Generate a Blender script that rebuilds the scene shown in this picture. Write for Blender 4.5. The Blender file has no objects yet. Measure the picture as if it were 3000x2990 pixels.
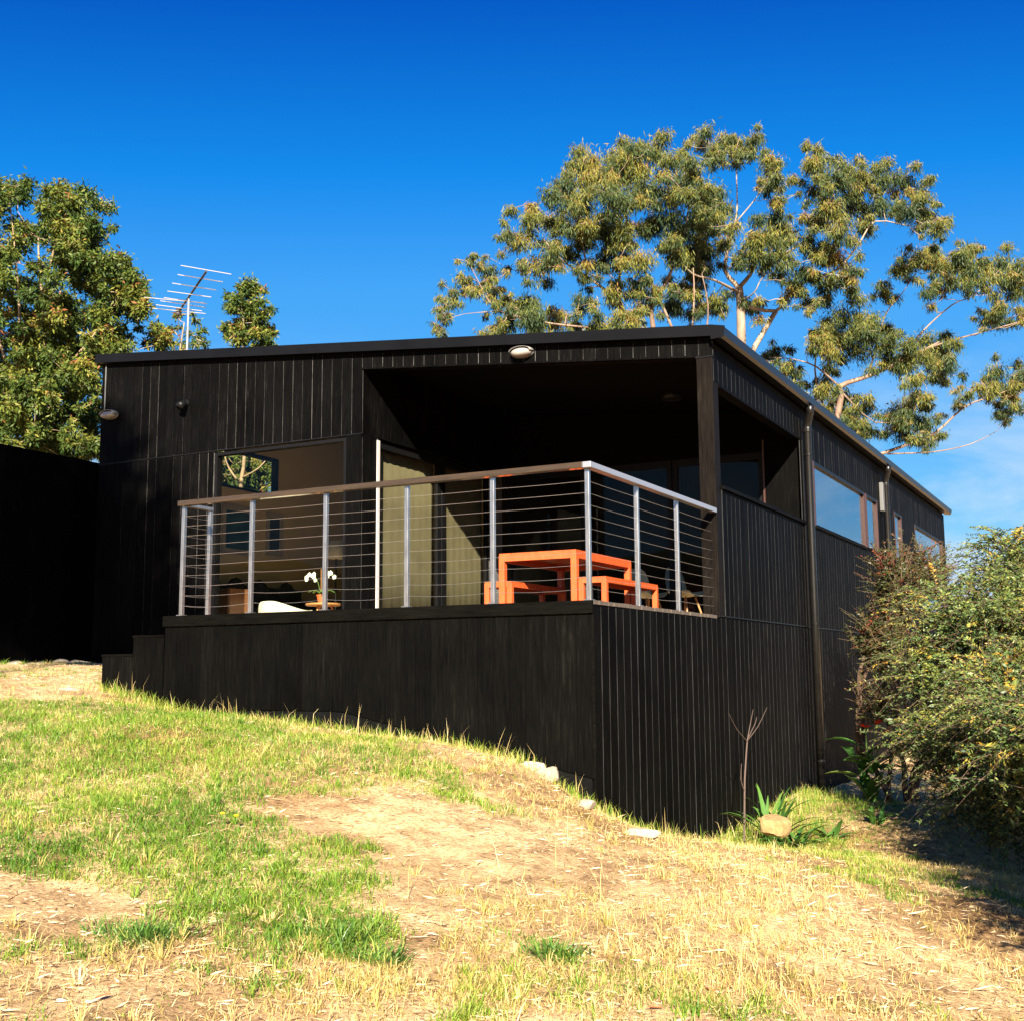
import bpy, math, random
import numpy as np
from mathutils import Matrix, Vector

random.seed(7)
rng = np.random.default_rng(11)
S = bpy.context.scene
COL = S.collection

# ------------------------------------------------------------------ camera
CAM = np.array([3.4717, -7.8104, -0.5151])
YAW, PITCH, ROLL, FPX = 0.48507, 0.13512, -0.00737, 3499.04      # FPX: focal length for a 3000 px wide picture
_f = np.array([-math.sin(YAW) * math.cos(PITCH), math.cos(YAW) * math.cos(PITCH), math.sin(PITCH)])
_r = np.cross(_f, [0, 0, 1]); _r /= np.linalg.norm(_r); _u = np.cross(_r, _f)
RGT = _r * math.cos(ROLL) + _u * math.sin(ROLL)
UPV = -_r * math.sin(ROLL) + _u * math.cos(ROLL)
FWD = _f
cam = bpy.data.cameras.new('camera'); camo = bpy.data.objects.new('camera', cam); COL.objects.link(camo)
cam.sensor_fit = 'HORIZONTAL'; cam.sensor_width = 36.0; cam.lens = 36.0 * FPX / 3000.0
cam.clip_start = 0.05; cam.clip_end = 5000
camo.matrix_world = Matrix(((RGT[0], UPV[0], -FWD[0], CAM[0]), (RGT[1], UPV[1], -FWD[1], CAM[1]), (RGT[2], UPV[2], -FWD[2], CAM[2]), (0, 0, 0, 1)))
S.camera = camo

# ------------------------------------------------------------------ sky and sun (low afternoon sun behind the photographer)
SUN_EL, SUN_AZ = 28.0, 153.3            # azimuth clockwise from +Y
SUNV = np.array([math.sin(math.radians(SUN_AZ)) * math.cos(math.radians(SUN_EL)), math.cos(math.radians(SUN_AZ)) * math.cos(math.radians(SUN_EL)), math.sin(math.radians(SUN_EL))])
world = bpy.data.worlds.new('World'); S.world = world; world.use_nodes = True
wn = world.node_tree; bg = wn.nodes['Background']
sky = wn.nodes.new('ShaderNodeTexSky'); sky.sky_type = 'NISHITA'; sky.sun_disc = False
sky.sun_elevation = math.radians(SUN_EL); sky.sun_rotation = math.radians(SUN_AZ)
sky.air_density = 1.0; sky.dust_density = 0.25; sky.ozone_density = 3.0
# the camera's deep colour response: one tone curve for each channel, over the whole sky
sc1 = wn.nodes.new('ShaderNodeVectorMath'); sc1.operation = 'SCALE'; sc1.inputs[3].default_value = 0.143
sep = wn.nodes.new('ShaderNodeSeparateXYZ'); hs = wn.nodes.new('ShaderNodeCombineXYZ')
wn.links.new(sc1.outputs[0], sep.inputs[0])
for ch, pts in ((0, ((0, 0), (.15, .002), (.205, .008), (.267, .06), (.48, .15), (1, .5))), (1, ((0, 0), (.26, .095), (.36, .26), (.47, .39), (.80, .54), (1, .66))), (2, ((0, 0), (.51, .59), (.65, .86), (.78, .95), (1, 1)))):
    cv = wn.nodes.new('ShaderNodeValToRGB'); el = cv.color_ramp.elements
    el[0].position = 0; el[0].color = (0, 0, 0, 1); el[1].position = 1; el[1].color = (*[pts[-1][1]] * 3, 1)
    for p_, q_ in pts[1:-1]:
        e_ = el.new(p_); e_.color = (q_, q_, q_, 1)
    wn.links.new(sep.outputs[ch], cv.inputs[0]); wn.links.new(cv.outputs[0], hs.inputs[ch])
sc2 = wn.nodes.new('ShaderNodeVectorMath'); sc2.operation = 'SCALE'; sc2.inputs[3].default_value = 5.9
wn.links.new(sky.outputs[0], sc1.inputs[0]); wn.links.new(hs.outputs[0], sc2.inputs[0])
# thin cirrus wisps
tc = wn.nodes.new('ShaderNodeTexCoord'); mp = wn.nodes.new('ShaderNodeMapping'); mp.inputs['Scale'].default_value = (2.2, 2.2, 7.0); mp.inputs['Rotation'].default_value = (0.25, 0.1, 0.6)
nz = wn.nodes.new('ShaderNodeTexNoise'); nz.inputs['Scale'].default_value = 2.1; nz.inputs['Detail'].default_value = 9; nz.inputs['Roughness'].default_value = 0.6; nz.inputs['Distortion'].default_value = 0.6
rp = wn.nodes.new('ShaderNodeValToRGB'); rp.color_ramp.elements[0].position = 0.41; rp.color_ramp.elements[1].position = 0.70
rp.color_ramp.elements[1].color = (0.85, 0.85, 0.85, 1)
mx = wn.nodes.new('ShaderNodeMix'); mx.data_type = 'RGBA'; mx.inputs[7].default_value = (4.4, 5.2, 5.9, 1)
wn.links.new(tc.outputs['Generated'], mp.inputs[0]); wn.links.new(mp.outputs[0], nz.inputs['Vector']); wn.links.new(nz.outputs[0], rp.inputs[0])
szp = wn.nodes.new('ShaderNodeSeparateXYZ'); mrz = wn.nodes.new('ShaderNodeMapRange'); mrz.interpolation_type = 'SMOOTHSTEP'
mrz.inputs[1].default_value = 0.10; mrz.inputs[2].default_value = 0.30; mrz.inputs[3].default_value = 1.0; mrz.inputs[4].default_value = 0.0
wn.links.new(tc.outputs['Generated'], szp.inputs[0]); wn.links.new(szp.outputs[2], mrz.inputs[0])
mlt = wn.nodes.new('ShaderNodeMath'); mlt.operation = 'MULTIPLY'; wn.links.new(rp.outputs[0], mlt.inputs[0]); wn.links.new(mrz.outputs[0], mlt.inputs[1])
wn.links.new(mlt.outputs[0], mx.inputs[0]); wn.links.new(sc2.outputs[0], mx.inputs[6]); wn.links.new(mx.outputs[2], bg.inputs[0])
bg.inputs[1].default_value = 0.05
sl = bpy.data.lights.new('sun', 'SUN'); sl.energy = 5.0; sl.angle = math.radians(0.55); sl.color = (1.0, 0.90, 0.74)
so = bpy.data.objects.new('sun', sl); COL.objects.link(so)
so.rotation_euler = Vector((-SUNV[0], -SUNV[1], -SUNV[2])).to_track_quat('-Z', 'Y').to_euler(); so.location = (20, -40, 30)
vs = S.view_settings; vs.view_transform = 'Standard'; vs.look = 'None'; vs.exposure = 1.75; vs.gamma = 1.0; vs.use_curve_mapping = False
S.cycles.use_denoising = True; S.cycles.max_bounces = 8; S.cycles.transparent_max_bounces = 24
S.cycles.caustics_reflective = False; S.cycles.caustics_refractive = False

# ------------------------------------------------------------------ where a point of the photograph lies in the place
def ray(px, py): return FWD + RGT * (px - 1500) / FPX - UPV * (py - 1495) / FPX
def at(px, py, X=None, Y=None, D=None):
    v = ray(px, py)
    t = (X - CAM[0]) / v[0] if X is not None else (Y - CAM[1]) / v[1] if Y is not None else D
    return CAM + t * v

# ------------------------------------------------------------------ materials
MATS = {}
def nodes(name):
    m = bpy.data.materials.new(name); m.use_nodes = True; MATS[name] = m
    return m, m.node_tree, m.node_tree.nodes['Principled BSDF']
def plain(name, col, rough=0.5, metal=0.0, spec=0.5, noise=0.0, scale=8.0, stretch=(1, 1, 1), bump=0.0, col2=None, coat=0.0):
    m, nt, p = nodes(name)
    p.inputs['Base Color'].default_value = (*col, 1); p.inputs['Roughness'].default_value = rough
    p.inputs['Metallic'].default_value = metal; p.inputs['Specular IOR Level'].default_value = spec; p.inputs['Coat Weight'].default_value = coat
    if noise > 0 or bump > 0:
        t = nt.nodes.new('ShaderNodeTexCoord'); mpn = nt.nodes.new('ShaderNodeMapping'); mpn.inputs['Scale'].default_value = stretch
        n = nt.nodes.new('ShaderNodeTexNoise'); n.inputs['Scale'].default_value = scale; n.inputs['Detail'].default_value = 7; n.inputs['Roughness'].default_value = 0.65
        nt.links.new(t.outputs['Object'], mpn.inputs[0]); nt.links.new(mpn.outputs[0], n.inputs['Vector'])
        if noise > 0:
            r = nt.nodes.new('ShaderNodeValToRGB'); c2 = col2 or tuple(min(1, c * (1 + noise)) for c in col)
            r.color_ramp.elements[0].position = 0.3; r.color_ramp.elements[1].position = 0.72
            r.color_ramp.elements[0].color = (*[c * (1 - noise * 0.6) for c in col], 1); r.color_ramp.elements[1].color = (*c2, 1)
            nt.links.new(n.outputs[0], r.inputs[0]); nt.links.new(r.outputs[0], p.inputs['Base Color'])
        if bump > 0:
            b = nt.nodes.new('ShaderNodeBump'); b.inputs['Strength'].default_value = bump; b.inputs['Distance'].default_value = 0.01
            nt.links.new(n.outputs[0], b.inputs['Height']); nt.links.new(b.outputs[0], p.inputs['Normal'])
    return m
def board_mat(name, col, worn, rough, along):
    """Black painted rough-sawn boards: grain along the board, faint rubbed streaks, a different tone for each board."""
    m, nt, p = nodes(name)
    t = nt.nodes.new('ShaderNodeTexCoord'); oi = nt.nodes.new('ShaderNodeObjectInfo')
    mpn = nt.nodes.new('ShaderNodeMapping'); mpn.inputs['Scale'].default_value = along
    add = nt.nodes.new('ShaderNodeVectorMath'); add.operation = 'ADD'
    sc = nt.nodes.new('ShaderNodeVectorMath'); sc.operation = 'SCALE'; sc.inputs[3].default_value = 37.0
    cmb = nt.nodes.new('ShaderNodeCombineXYZ')
    for i in range(3): nt.links.new(oi.outputs['Random'], cmb.inputs[i])
    nt.links.new(cmb.outputs[0], sc.inputs[0]); nt.links.new(t.outputs['Object'], mpn.inputs[0])
    nt.links.new(mpn.outputs[0], add.inputs[0]); nt.links.new(sc.outputs[0], add.inputs[1])
    n = nt.nodes.new('ShaderNodeTexNoise'); n.inputs['Scale'].default_value = 9; n.inputs['Detail'].default_value = 9; n.inputs['Roughness'].default_value = 0.7
    nt.links.new(add.outputs[0], n.inputs['Vector'])
    n2 = nt.nodes.new('ShaderNodeTexNoise'); n2.inputs['Scale'].default_value = 1.7; n2.inputs['Detail'].default_value = 6
    nt.links.new(t.outputs['Object'], n2.inputs['Vector'])
    r = nt.nodes.new('ShaderNodeValToRGB'); e = r.color_ramp.elements
    e[0].position = 0.36; e[0].color = (*[c * 0.45 for c in col], 1); e[1].position = 0.58; e[1].color = (*[c * 1.5 for c in col], 1)
    x = e.new(0.72); x.color = (*worn, 1)
    mixv = nt.nodes.new('ShaderNodeMath'); mixv.operation = 'MULTIPLY_ADD'; mixv.inputs[1].default_value = 0.35
    nt.links.new(n2.outputs[0], mixv.inputs[0])
    m2 = nt.nodes.new('ShaderNodeMath'); m2.operation = 'MULTIPLY_ADD'; m2.inputs[1].default_value = 0.75; m2.inputs[2].default_value = -0.05
    nt.links.new(n.outputs[0], m2.inputs[0]); nt.links.new(m2.outputs[0], mixv.inputs[2]); nt.links.new(mixv.outputs[0], r.inputs[0])
    hv = nt.nodes.new('ShaderNodeHueSaturation'); mr = nt.nodes.new('ShaderNodeMapRange'); mr.inputs[3].default_value = 0.72; mr.inputs[4].default_value = 1.3
    nt.links.new(oi.outputs['Random'], mr.inputs[0]); nt.links.new(mr.outputs[0], hv.inputs['Value']); nt.links.new(r.outputs[0], hv.inputs['Color'])
    nt.links.new(hv.outputs[0], p.inputs['Base Color'])
    p.inputs['Roughness'].default_value = rough; p.inputs['Specular IOR Level'].default_value = 0.035
    b = nt.nodes.new('ShaderNodeBump'); b.inputs['Strength'].default_value = 0.35; b.inputs['Distance'].default_value = 0.004
    nt.links.new(n.outputs[0], b.inputs['Height']); nt.links.new(b.outputs[0], p.inputs['Normal'])
    return m
BOARD = board_mat('black_painted_board', (0.0021, 0.0020, 0.0019), (0.015, 0.0135, 0.012), 0.6, (6, 6, 0.5))
DECKB = board_mat('black_stained_board', (0.0021, 0.0020, 0.0017), (0.010, 0.0092, 0.0076), 0.65, (6, 6, 0.5))
HBOARD = board_mat('black_painted_rail', (0.0028, 0.0025, 0.0020), (0.010, 0.009, 0.007), 0.6, (0.5, 6, 6))
def groove_mat():
    m, nt, p = nodes('worn_groove')
    t = nt.nodes.new('ShaderNodeTexCoord'); n = nt.nodes.new('ShaderNodeTexNoise'); n.inputs['Scale'].default_value = 3.1; n.inputs['Detail'].default_value = 8; n.inputs['Roughness'].default_value = 0.75
    nt.links.new(t.outputs['Object'], n.inputs['Vector'])
    r = nt.nodes.new('ShaderNodeValToRGB'); e = r.color_ramp.elements
    e[0].position = 0.40; e[0].color = (0.035, 0.033, 0.03, 1); e[1].position = 0.72; e[1].color = (0.21, 0.20, 0.19, 1)
    nt.links.new(n.outputs[0], r.inputs[0]); nt.links.new(r.outputs[0], p.inputs['Base Color']); p.inputs['Roughness'].default_value = 0.7
    return m
GROOVE = groove_mat()
GROOVE2 = plain('worn_side_groove', (0.30, 0.29, 0.28), 0.7, noise=0.9, scale=2.2, col2=(0.75, 0.73, 0.70))
BLACK = plain('black_lining', (0.002, 0.002, 0.002), 0.8, spec=0.05)
PLINTH = plain('black_plinth', (0.004, 0.004, 0.0037), 0.6, noise=0.5, scale=5, bump=0.2, spec=0.08)
ROOFM = plain('dark_roof_metal', (0.004, 0.004, 0.0045), 0.42, spec=0.12, noise=0.3, scale=3)
GUTTER = plain('gutter_steel', (0.004, 0.004, 0.010), 0.35, spec=0.25)
PIPE = plain('black_downpipe', (0.008, 0.007, 0.006), 0.3, spec=0.4, noise=0.4, scale=12)
REDWOOD = plain('red_brown_timber', (0.04, 0.014, 0.010), 0.45, noise=0.4, scale=12, stretch=(5, 5, .6))
DARKFRAME = plain('dark_window_frame', (0.006, 0.006, 0.0065), 0.45, spec=0.12)
ALU = plain('pale_aluminium', (0.62, 0.58, 0.55), 0.45, metal=0.2)
STEEL = plain('stainless_post', (0.42, 0.40, 0.38), 0.28, metal=0.85, noise=0.35, scale=14, stretch=(3, 3, .7))
CABLE = plain('stainless_cable', (0.86, 0.86, 0.86), 0.38, metal=1.0)
RAIL = plain('oiled_handrail', (0.038, 0.022, 0.007), 0.35, noise=0.5, scale=9, stretch=(.5, 5, 5), coat=0.7)
DECKTOP = plain('weathered_deck_board', (0.10, 0.075, 0.055), 0.65, noise=0.5, scale=7, stretch=(.4, 5, 5), bump=0.3)
CREAMW = plain('cream_plaster', (0.80, 0.66, 0.34), 0.8)
CEILW = plain('pale_ceiling', (0.42, 0.38, 0.3), 0.8)
FLOORW = plain('timber_floor', (0.46, 0.32, 0.18), 0.4, noise=0.3, scale=6, stretch=(.5, 6, 1))
BLIND = plain('olive_blind', (0.145, 0.122, 0.062), 0.85, noise=0.25, scale=2.5)
ORANGE = plain('orange_painted_timber', (0.52, 0.088, 0.02), 0.5, noise=0.35, scale=10, stretch=(2, 2, .6))
SHELL = plain('cream_shell', (0.80, 0.72, 0.55), 0.4)
DOWEL = plain('maple_dowel', (0.45, 0.22, 0.09), 0.45)
FABRIC = plain('cream_fabric', (0.62, 0.56, 0.45), 0.9, bump=0.3, scale=60)
DARKFAB = plain('navy_fabric', (0.015, 0.018, 0.03), 0.9)
OAK = plain('warm_oak', (0.42, 0.19, 0.06), 0.45, noise=0.35, scale=9, stretch=(.6, 5, 5))
WALNUT = plain('walnut', (0.20, 0.085, 0.035), 0.45, noise=0.35, scale=8, stretch=(.6, 5, 5))
TERRA = plain('terracotta', (0.55, 0.12, 0.03), 0.6, noise=0.2, scale=20)
PETAL = plain('white_petal', (0.85, 0.86, 0.72), 0.55)
STEMG = plain('plant_stem', (0.10, 0.20, 0.04), 0.5)
PICT = plain('teal_print', (0.02, 0.075, 0.085), 0.5, noise=0.6, scale=5)
PICT2 = plain('dark_print', (0.015, 0.03, 0.04), 0.5, noise=0.6, scale=5)
MATW = plain('picture_mount', (0.5, 0.46, 0.38), 0.7)
SHADE = plain('lamp_shade_linen', (0.6, 0.55, 0.42), 0.8)
LAMPW = plain('white_lamp_glass', (0.30, 0.28, 0.25), 0.25, spec=0.5)
LAMPB = plain('grey_lamp_base', (0.20, 0.19, 0.18), 0.4)
BLKPL = plain('black_plastic', (0.006, 0.006, 0.006), 0.4, spec=0.2)
CONDUIT = plain('grey_conduit', (0.12, 0.12, 0.115), 0.5)
ANTM = plain('antenna_aluminium', (0.66, 0.66, 0.66), 0.35, metal=0.7)
ANTD = plain('antenna_boom', (0.06, 0.05, 0.05), 0.5)
BARK = plain('pale_gum_bark', (0.24, 0.16, 0.10), 0.75, noise=0.75, scale=2.6, stretch=(1, 1, .35), col2=(0.48, 0.38, 0.28), bump=0.4)
BARK2 = plain('pinkish_gum_bark', (0.19, 0.105, 0.065), 0.75, noise=0.8, scale=3.0, stretch=(1, 1, .4), col2=(0.40, 0.27, 0.19), bump=0.4)
BARKD = plain('tan_bark', (0.20, 0.13, 0.07), 0.8, noise=0.7, scale=3, col2=(0.52, 0.38, 0.22), bump=0.4)
TWIG = plain('bush_twig', (0.085, 0.05, 0.03), 0.8, noise=0.4, scale=9)
DRYTWIG = plain('dry_twig', (0.10, 0.065, 0.05), 0.8)
ROCK = plain('pale_sandstone', (0.40, 0.32, 0.22), 0.9, noise=0.6, scale=14, bump=1.0, col2=(0.60, 0.50, 0.37))
ROCKY = plain('yellow_sandstone', (0.30, 0.19, 0.07), 0.9, noise=0.5, scale=16, bump=1.0, col2=(0.44, 0.30, 0.12))
LOGM = plain('weathered_sleeper', (0.17, 0.125, 0.08), 0.85, noise=0.5, scale=8, stretch=(.6, 5, 5), bump=0.5)
REDFL = plain('red_petal', (0.62, 0.04, 0.02), 0.5)
ORFL = plain('orange_petal', (0.75, 0.22, 0.03), 0.5)
YELFL = plain('yellow_petal', (0.85, 0.62, 0.02), 0.5)

def glass_mat(name, ior, tint=(1, 1, 1)):
    m = bpy.data.materials.new(name); m.use_nodes = True; nt = m.node_tree; nt.nodes.clear(); MATS[name] = m
    out = nt.nodes.new('ShaderNodeOutputMaterial'); mixs = nt.nodes.new('ShaderNodeMixShader')
    fr = nt.nodes.new('ShaderNodeFresnel'); ge = nt.nodes.new('ShaderNodeNewGeometry'); mr = nt.nodes.new('ShaderNodeMapRange'); mr.inputs[3].default_value = ior; mr.inputs[4].default_value = 1 / ior
    nt.links.new(ge.outputs['Backfacing'], mr.inputs[0]); nt.links.new(mr.outputs[0], fr.inputs[0])
    tr = nt.nodes.new('ShaderNodeBsdfTransparent'); tr.inputs[0].default_value = (*tint, 1)
    gl = nt.nodes.new('ShaderNodeBsdfGlossy'); gl.inputs['Roughness'].default_value = 0.004; gl.inputs[0].default_value = (1, 1, 1, 1)
    nt.links.new(fr.outputs[0], mixs.inputs[0]); nt.links.new(tr.outputs[0], mixs.inputs[1]); nt.links.new(gl.outputs[0], mixs.inputs[2]); nt.links.new(mixs.outputs[0], out.inputs[0])
    return m
GLASS = glass_mat('clear_glass', 1.16, (0.94, 0.95, 0.93))
GLASSR = glass_mat('reflective_glass', 3.2, (0.75, 0.78, 0.8))

def leaf_mat(name, stops, trans=0.28, rough=0.45, spec=0.35):
    m, nt, p = nodes(name)
    a = nt.nodes.new('ShaderNodeAttribute'); a.attribute_name = 'rnd'
    r = nt.nodes.new('ShaderNodeValToRGB'); e = r.color_ramp.elements
    e[0].position = stops[0][0]; e[0].color = (*stops[0][1], 1); e[1].position = stops[-1][0]; e[1].color = (*stops[-1][1], 1)
    for ps, c in stops[1:-1]:
        k = e.new(ps); k.color = (*c, 1)
    nt.links.new(a.outputs['Fac'], r.inputs[0]); nt.links.new(r.outputs[0], p.inputs['Base Color'])
    p.inputs['Roughness'].default_value = rough; p.inputs['Specular IOR Level'].default_value = spec
    tl = nt.nodes.new('ShaderNodeBsdfTranslucent'); ms = nt.nodes.new('ShaderNodeMixShader'); ms.inputs[0].default_value = trans
    nt.links.new(r.outputs[0], tl.inputs[0])
    out = [n for n in nt.nodes if n.type == 'OUTPUT_MATERIAL'][0]
    nt.links.new(p.outputs[0], ms.inputs[1]); nt.links.new(tl.outputs[0], ms.inputs[2]); nt.links.new(ms.outputs[0], out.inputs[0])
    return m
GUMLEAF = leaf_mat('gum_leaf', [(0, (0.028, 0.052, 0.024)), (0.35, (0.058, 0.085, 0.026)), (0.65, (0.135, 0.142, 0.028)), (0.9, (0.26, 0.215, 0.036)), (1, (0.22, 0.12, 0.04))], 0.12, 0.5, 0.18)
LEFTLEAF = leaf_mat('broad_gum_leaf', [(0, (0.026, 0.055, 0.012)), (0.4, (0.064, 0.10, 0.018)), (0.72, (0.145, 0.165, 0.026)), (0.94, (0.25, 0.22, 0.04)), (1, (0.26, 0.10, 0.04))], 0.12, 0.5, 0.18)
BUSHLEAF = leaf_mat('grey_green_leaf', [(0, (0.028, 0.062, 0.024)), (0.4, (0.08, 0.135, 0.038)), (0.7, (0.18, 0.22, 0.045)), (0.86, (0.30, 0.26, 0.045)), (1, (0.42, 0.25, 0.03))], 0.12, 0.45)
REDLEAF = leaf_mat('red_tipped_leaf', [(0, (0.035, 0.055, 0.02)), (0.45, (0.085, 0.09, 0.026)), (0.72, (0.15, 0.065, 0.026)), (1, (0.26, 0.04, 0.024))], 0.25, 0.45)
BLADE = leaf_mat('grass_blade', [(0, (0.07, 0.17, 0.012)), (0.4, (0.17, 0.30, 0.025)), (0.7, (0.34, 0.40, 0.05)), (1, (0.62, 0.50, 0.17))], 0.3, 0.5)
STRAW = leaf_mat('straw_blade', [(0, (0.34, 0.30, 0.07)), (0.3, (0.55, 0.41, 0.13)), (0.7, (0.70, 0.53, 0.22)), (1, (0.80, 0.66, 0.36))], 0.25, 0.6)
LITTER = leaf_mat('dry_litter', [(0, (0.10, 0.055, 0.03)), (0.3, (0.28, 0.17, 0.08)), (0.65, (0.55, 0.40, 0.22)), (1, (0.74, 0.62, 0.42))], 0.1, 0.7)
BIGLEAF = leaf_mat('strap_leaf', [(0, (0.03, 0.10, 0.025)), (0.6, (0.09, 0.20, 0.035)), (1, (0.26, 0.32, 0.07))], 0.25, 0.5, 0.2)
TUSS = leaf_mat('tussock_blade', [(0, (0.05, 0.14, 0.025)), (0.6, (0.12, 0.25, 0.04)), (1, (0.30, 0.36, 0.07))], 0.3, 0.4)

# ------------------------------------------------------------------ mesh helpers
class MB:
    def __init__(s): s.v = []; s.f = []
    def box(s, x0, x1, y0, y1, z0, z1):
        return s.hexa([(x0, y0, z0), (x1, y0, z0), (x1, y1, z0), (x0, y1, z0), (x0, y0, z1), (x1, y0, z1), (x1, y1, z1), (x0, y1, z1)])
    def hexa(s, p):
        b = len(s.v); s.v += [tuple(map(float, q)) for q in p]
        s.f += [tuple(b + i for i in q) for q in ((0, 3, 2, 1), (4, 5, 6, 7), (0, 1, 5, 4), (1, 2, 6, 5), (2, 3, 7, 6), (3, 0, 4, 7))]
        return s
    def slope(s, x0, x1, y0, y1, zb0, zb1, zt0, zt1):
        """box whose bottom and top run from one height at x0 to another at x1"""
        return s.hexa([(x0, y0, zb0), (x1, y0, zb1), (x1, y1, zb1), (x0, y1, zb0), (x0, y0, zt0), (x1, y0, zt1), (x1, y1, zt1), (x0, y1, zt0)])
    def tube(s, pts, rad, n=6, cap=True):
        pts = [np.array(p, float) for p in pts]; k = len(pts)
        rad = [rad] * k if np.isscalar(rad) else list(rad)
        b = len(s.v); prev = None
        for i in range(k):
            t = pts[min(i + 1, k - 1)] - pts[max(i - 1, 0)]; t = t / (np.linalg.norm(t) + 1e-9)
            a = np.array([0, 0, 1.]) if abs(t[2]) < 0.9 else np.array([1., 0, 0])
            if prev is not None: a = prev
            u = a - t * (a @ t); u /= np.linalg.norm(u) + 1e-9; w = np.cross(t, u); prev = u
            for j in range(n):
                an = 2 * math.pi * j / n
                s.v.append(tuple(pts[i] + rad[i] * (u * math.cos(an) + w * math.sin(an))))
        for i in range(k - 1):
            for j in range(n):
                j2 = (j + 1) % n
                s.f.append((b + i * n + j, b + i * n + j2, b + (i + 1) * n + j2, b + (i + 1) * n + j))
        if cap:
            s.f.append(tuple(b + j for j in range(n))[::-1]); s.f.append(tuple(b + (k - 1) * n + j for j in range(n)))
        return s
    def lathe(s, c, prof, n=14, axis='z', sx=1, sy=1):
        b = len(s.v)
        for r, h in prof:
            for j in range(n):
                a = 2 * math.pi * j / n; p = (r * math.cos(a) * sx, r * math.sin(a) * sy, h)
                if axis == 'y': p = (p[0], -p[2], p[1])
                if axis == 'x': p = (p[2], p[0], p[1])
                s.v.append((c[0] + p[0], c[1] + p[1], c[2] + p[2]))
        for i in range(len(prof) - 1):
            for j in range(n):
                j2 = (j + 1) % n; s.f.append((b + i * n + j, b + i * n + j2, b + (i + 1) * n + j2, b + (i + 1) * n + j))
        s.f.append(tuple(b + j for j in range(n))[::-1]); s.f.append(tuple(b + (len(prof) - 1) * n + j for j in range(n)))
        return s
    def grid(s, P):
        """P: rows x cols x 3"""
        b = len(s.v); R_, C_ = P.shape[:2]; s.v += [tuple(q) for q in P.reshape(-1, 3)]
        for i in range(R_ - 1):
            for j in range(C_ - 1): s.f.append((b + i * C_ + j, b + i * C_ + j + 1, b + (i + 1) * C_ + j + 1, b + (i + 1) * C_ + j))
        return s
    def build(s, name, mat, parent=None, smooth=False, **kw):
        me = bpy.data.meshes.new(name); me.from_pydata(s.v, [], s.f); me.materials.append(mat)
        if smooth: me.polygons.foreach_set('use_smooth', [True] * len(me.polygons))
        me.update()
        return link(name, me, parent, **kw)
def link(name, me, parent=None, label=None, cat=None, group=None, kind=None, bevel=0, solid=0, sub=0):
    o = bpy.data.objects.new(name, me); COL.objects.link(o)
    if parent is not None:
        o.parent = parent; o.matrix_parent_inverse = Matrix.Translation(-Vector(parent.location)) if parent.type == 'EMPTY' and parent.parent is None else Matrix.Identity(4)
    tag(o, label, cat, group, kind)
    if solid: md = o.modifiers.new('thick', 'SOLIDIFY'); md.thickness = solid
    if sub: md = o.modifiers.new('sub', 'SUBSURF'); md.levels = md.render_levels = sub
    if bevel: md = o.modifiers.new('bevel', 'BEVEL'); md.width = bevel; md.segments = 2; md.limit_method = 'ANGLE'
    return o
def tag(o, label=None, cat=None, group=None, kind=None):
    if label: o['label'] = label
    if cat: o['category'] = cat
    if group: o['group'] = group
    if kind: o['kind'] = kind
    return o
def thing(name, loc, label, cat, group=None):
    o = bpy.data.objects.new(name, None); COL.objects.link(o); o.location = tuple(float(c) for c in loc); o.empty_display_size = 0.2
    return tag(o, label, cat, group)
def quick_mesh(name, V, F, mat, parent=None, rnd=None, **kw):
    """V: N x 3, F: M x k (k = 3 or 4), rnd: N values"""
    me = bpy.data.meshes.new(name); V = np.ascontiguousarray(V, dtype=np.float32); F = np.ascontiguousarray(F, dtype=np.int32); k = F.shape[1]
    me.vertices.add(len(V)); me.vertices.foreach_set('co', V.ravel())
    me.loops.add(F.size); me.loops.foreach_set('vertex_index', F.ravel())
    me.polygons.add(len(F)); me.polygons.foreach_set('loop_start', np.arange(0, F.size, k, dtype=np.int32))
    me.materials.append(mat)
    if rnd is not None:
        at_ = me.attributes.new('rnd', 'FLOAT', 'POINT'); at_.data.foreach_set('value', np.ascontiguousarray(rnd, dtype=np.float32))
    me.update(); me.validate()
    return link(name, me, parent, **kw)
def unit(a): return a / (np.linalg.norm(a, axis=-1, keepdims=True) + 1e-9)
def leaf_arrays(P, D, L, W, R):
    """diamond leaves with a slight fold: N base points, N directions, lengths, widths, random values"""
    n = len(P); D = unit(D); a = unit(rng.normal(size=(n, 3))); Sd = unit(np.cross(D, a)); N = np.cross(Sd, D)
    L = np.broadcast_to(L, (n,))[:, None]; W = np.broadcast_to(W, (n,))[:, None]
    m = P + D * L * 0.42; tip = P + D * L
    V = np.stack([P, m + Sd * W / 2 + N * W * 0.18, tip, m - Sd * W / 2 + N * W * 0.18], 1).reshape(-1, 3)
    F = np.arange(n * 4).reshape(n, 4)
    return V, F, np.repeat(R, 4)
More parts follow.
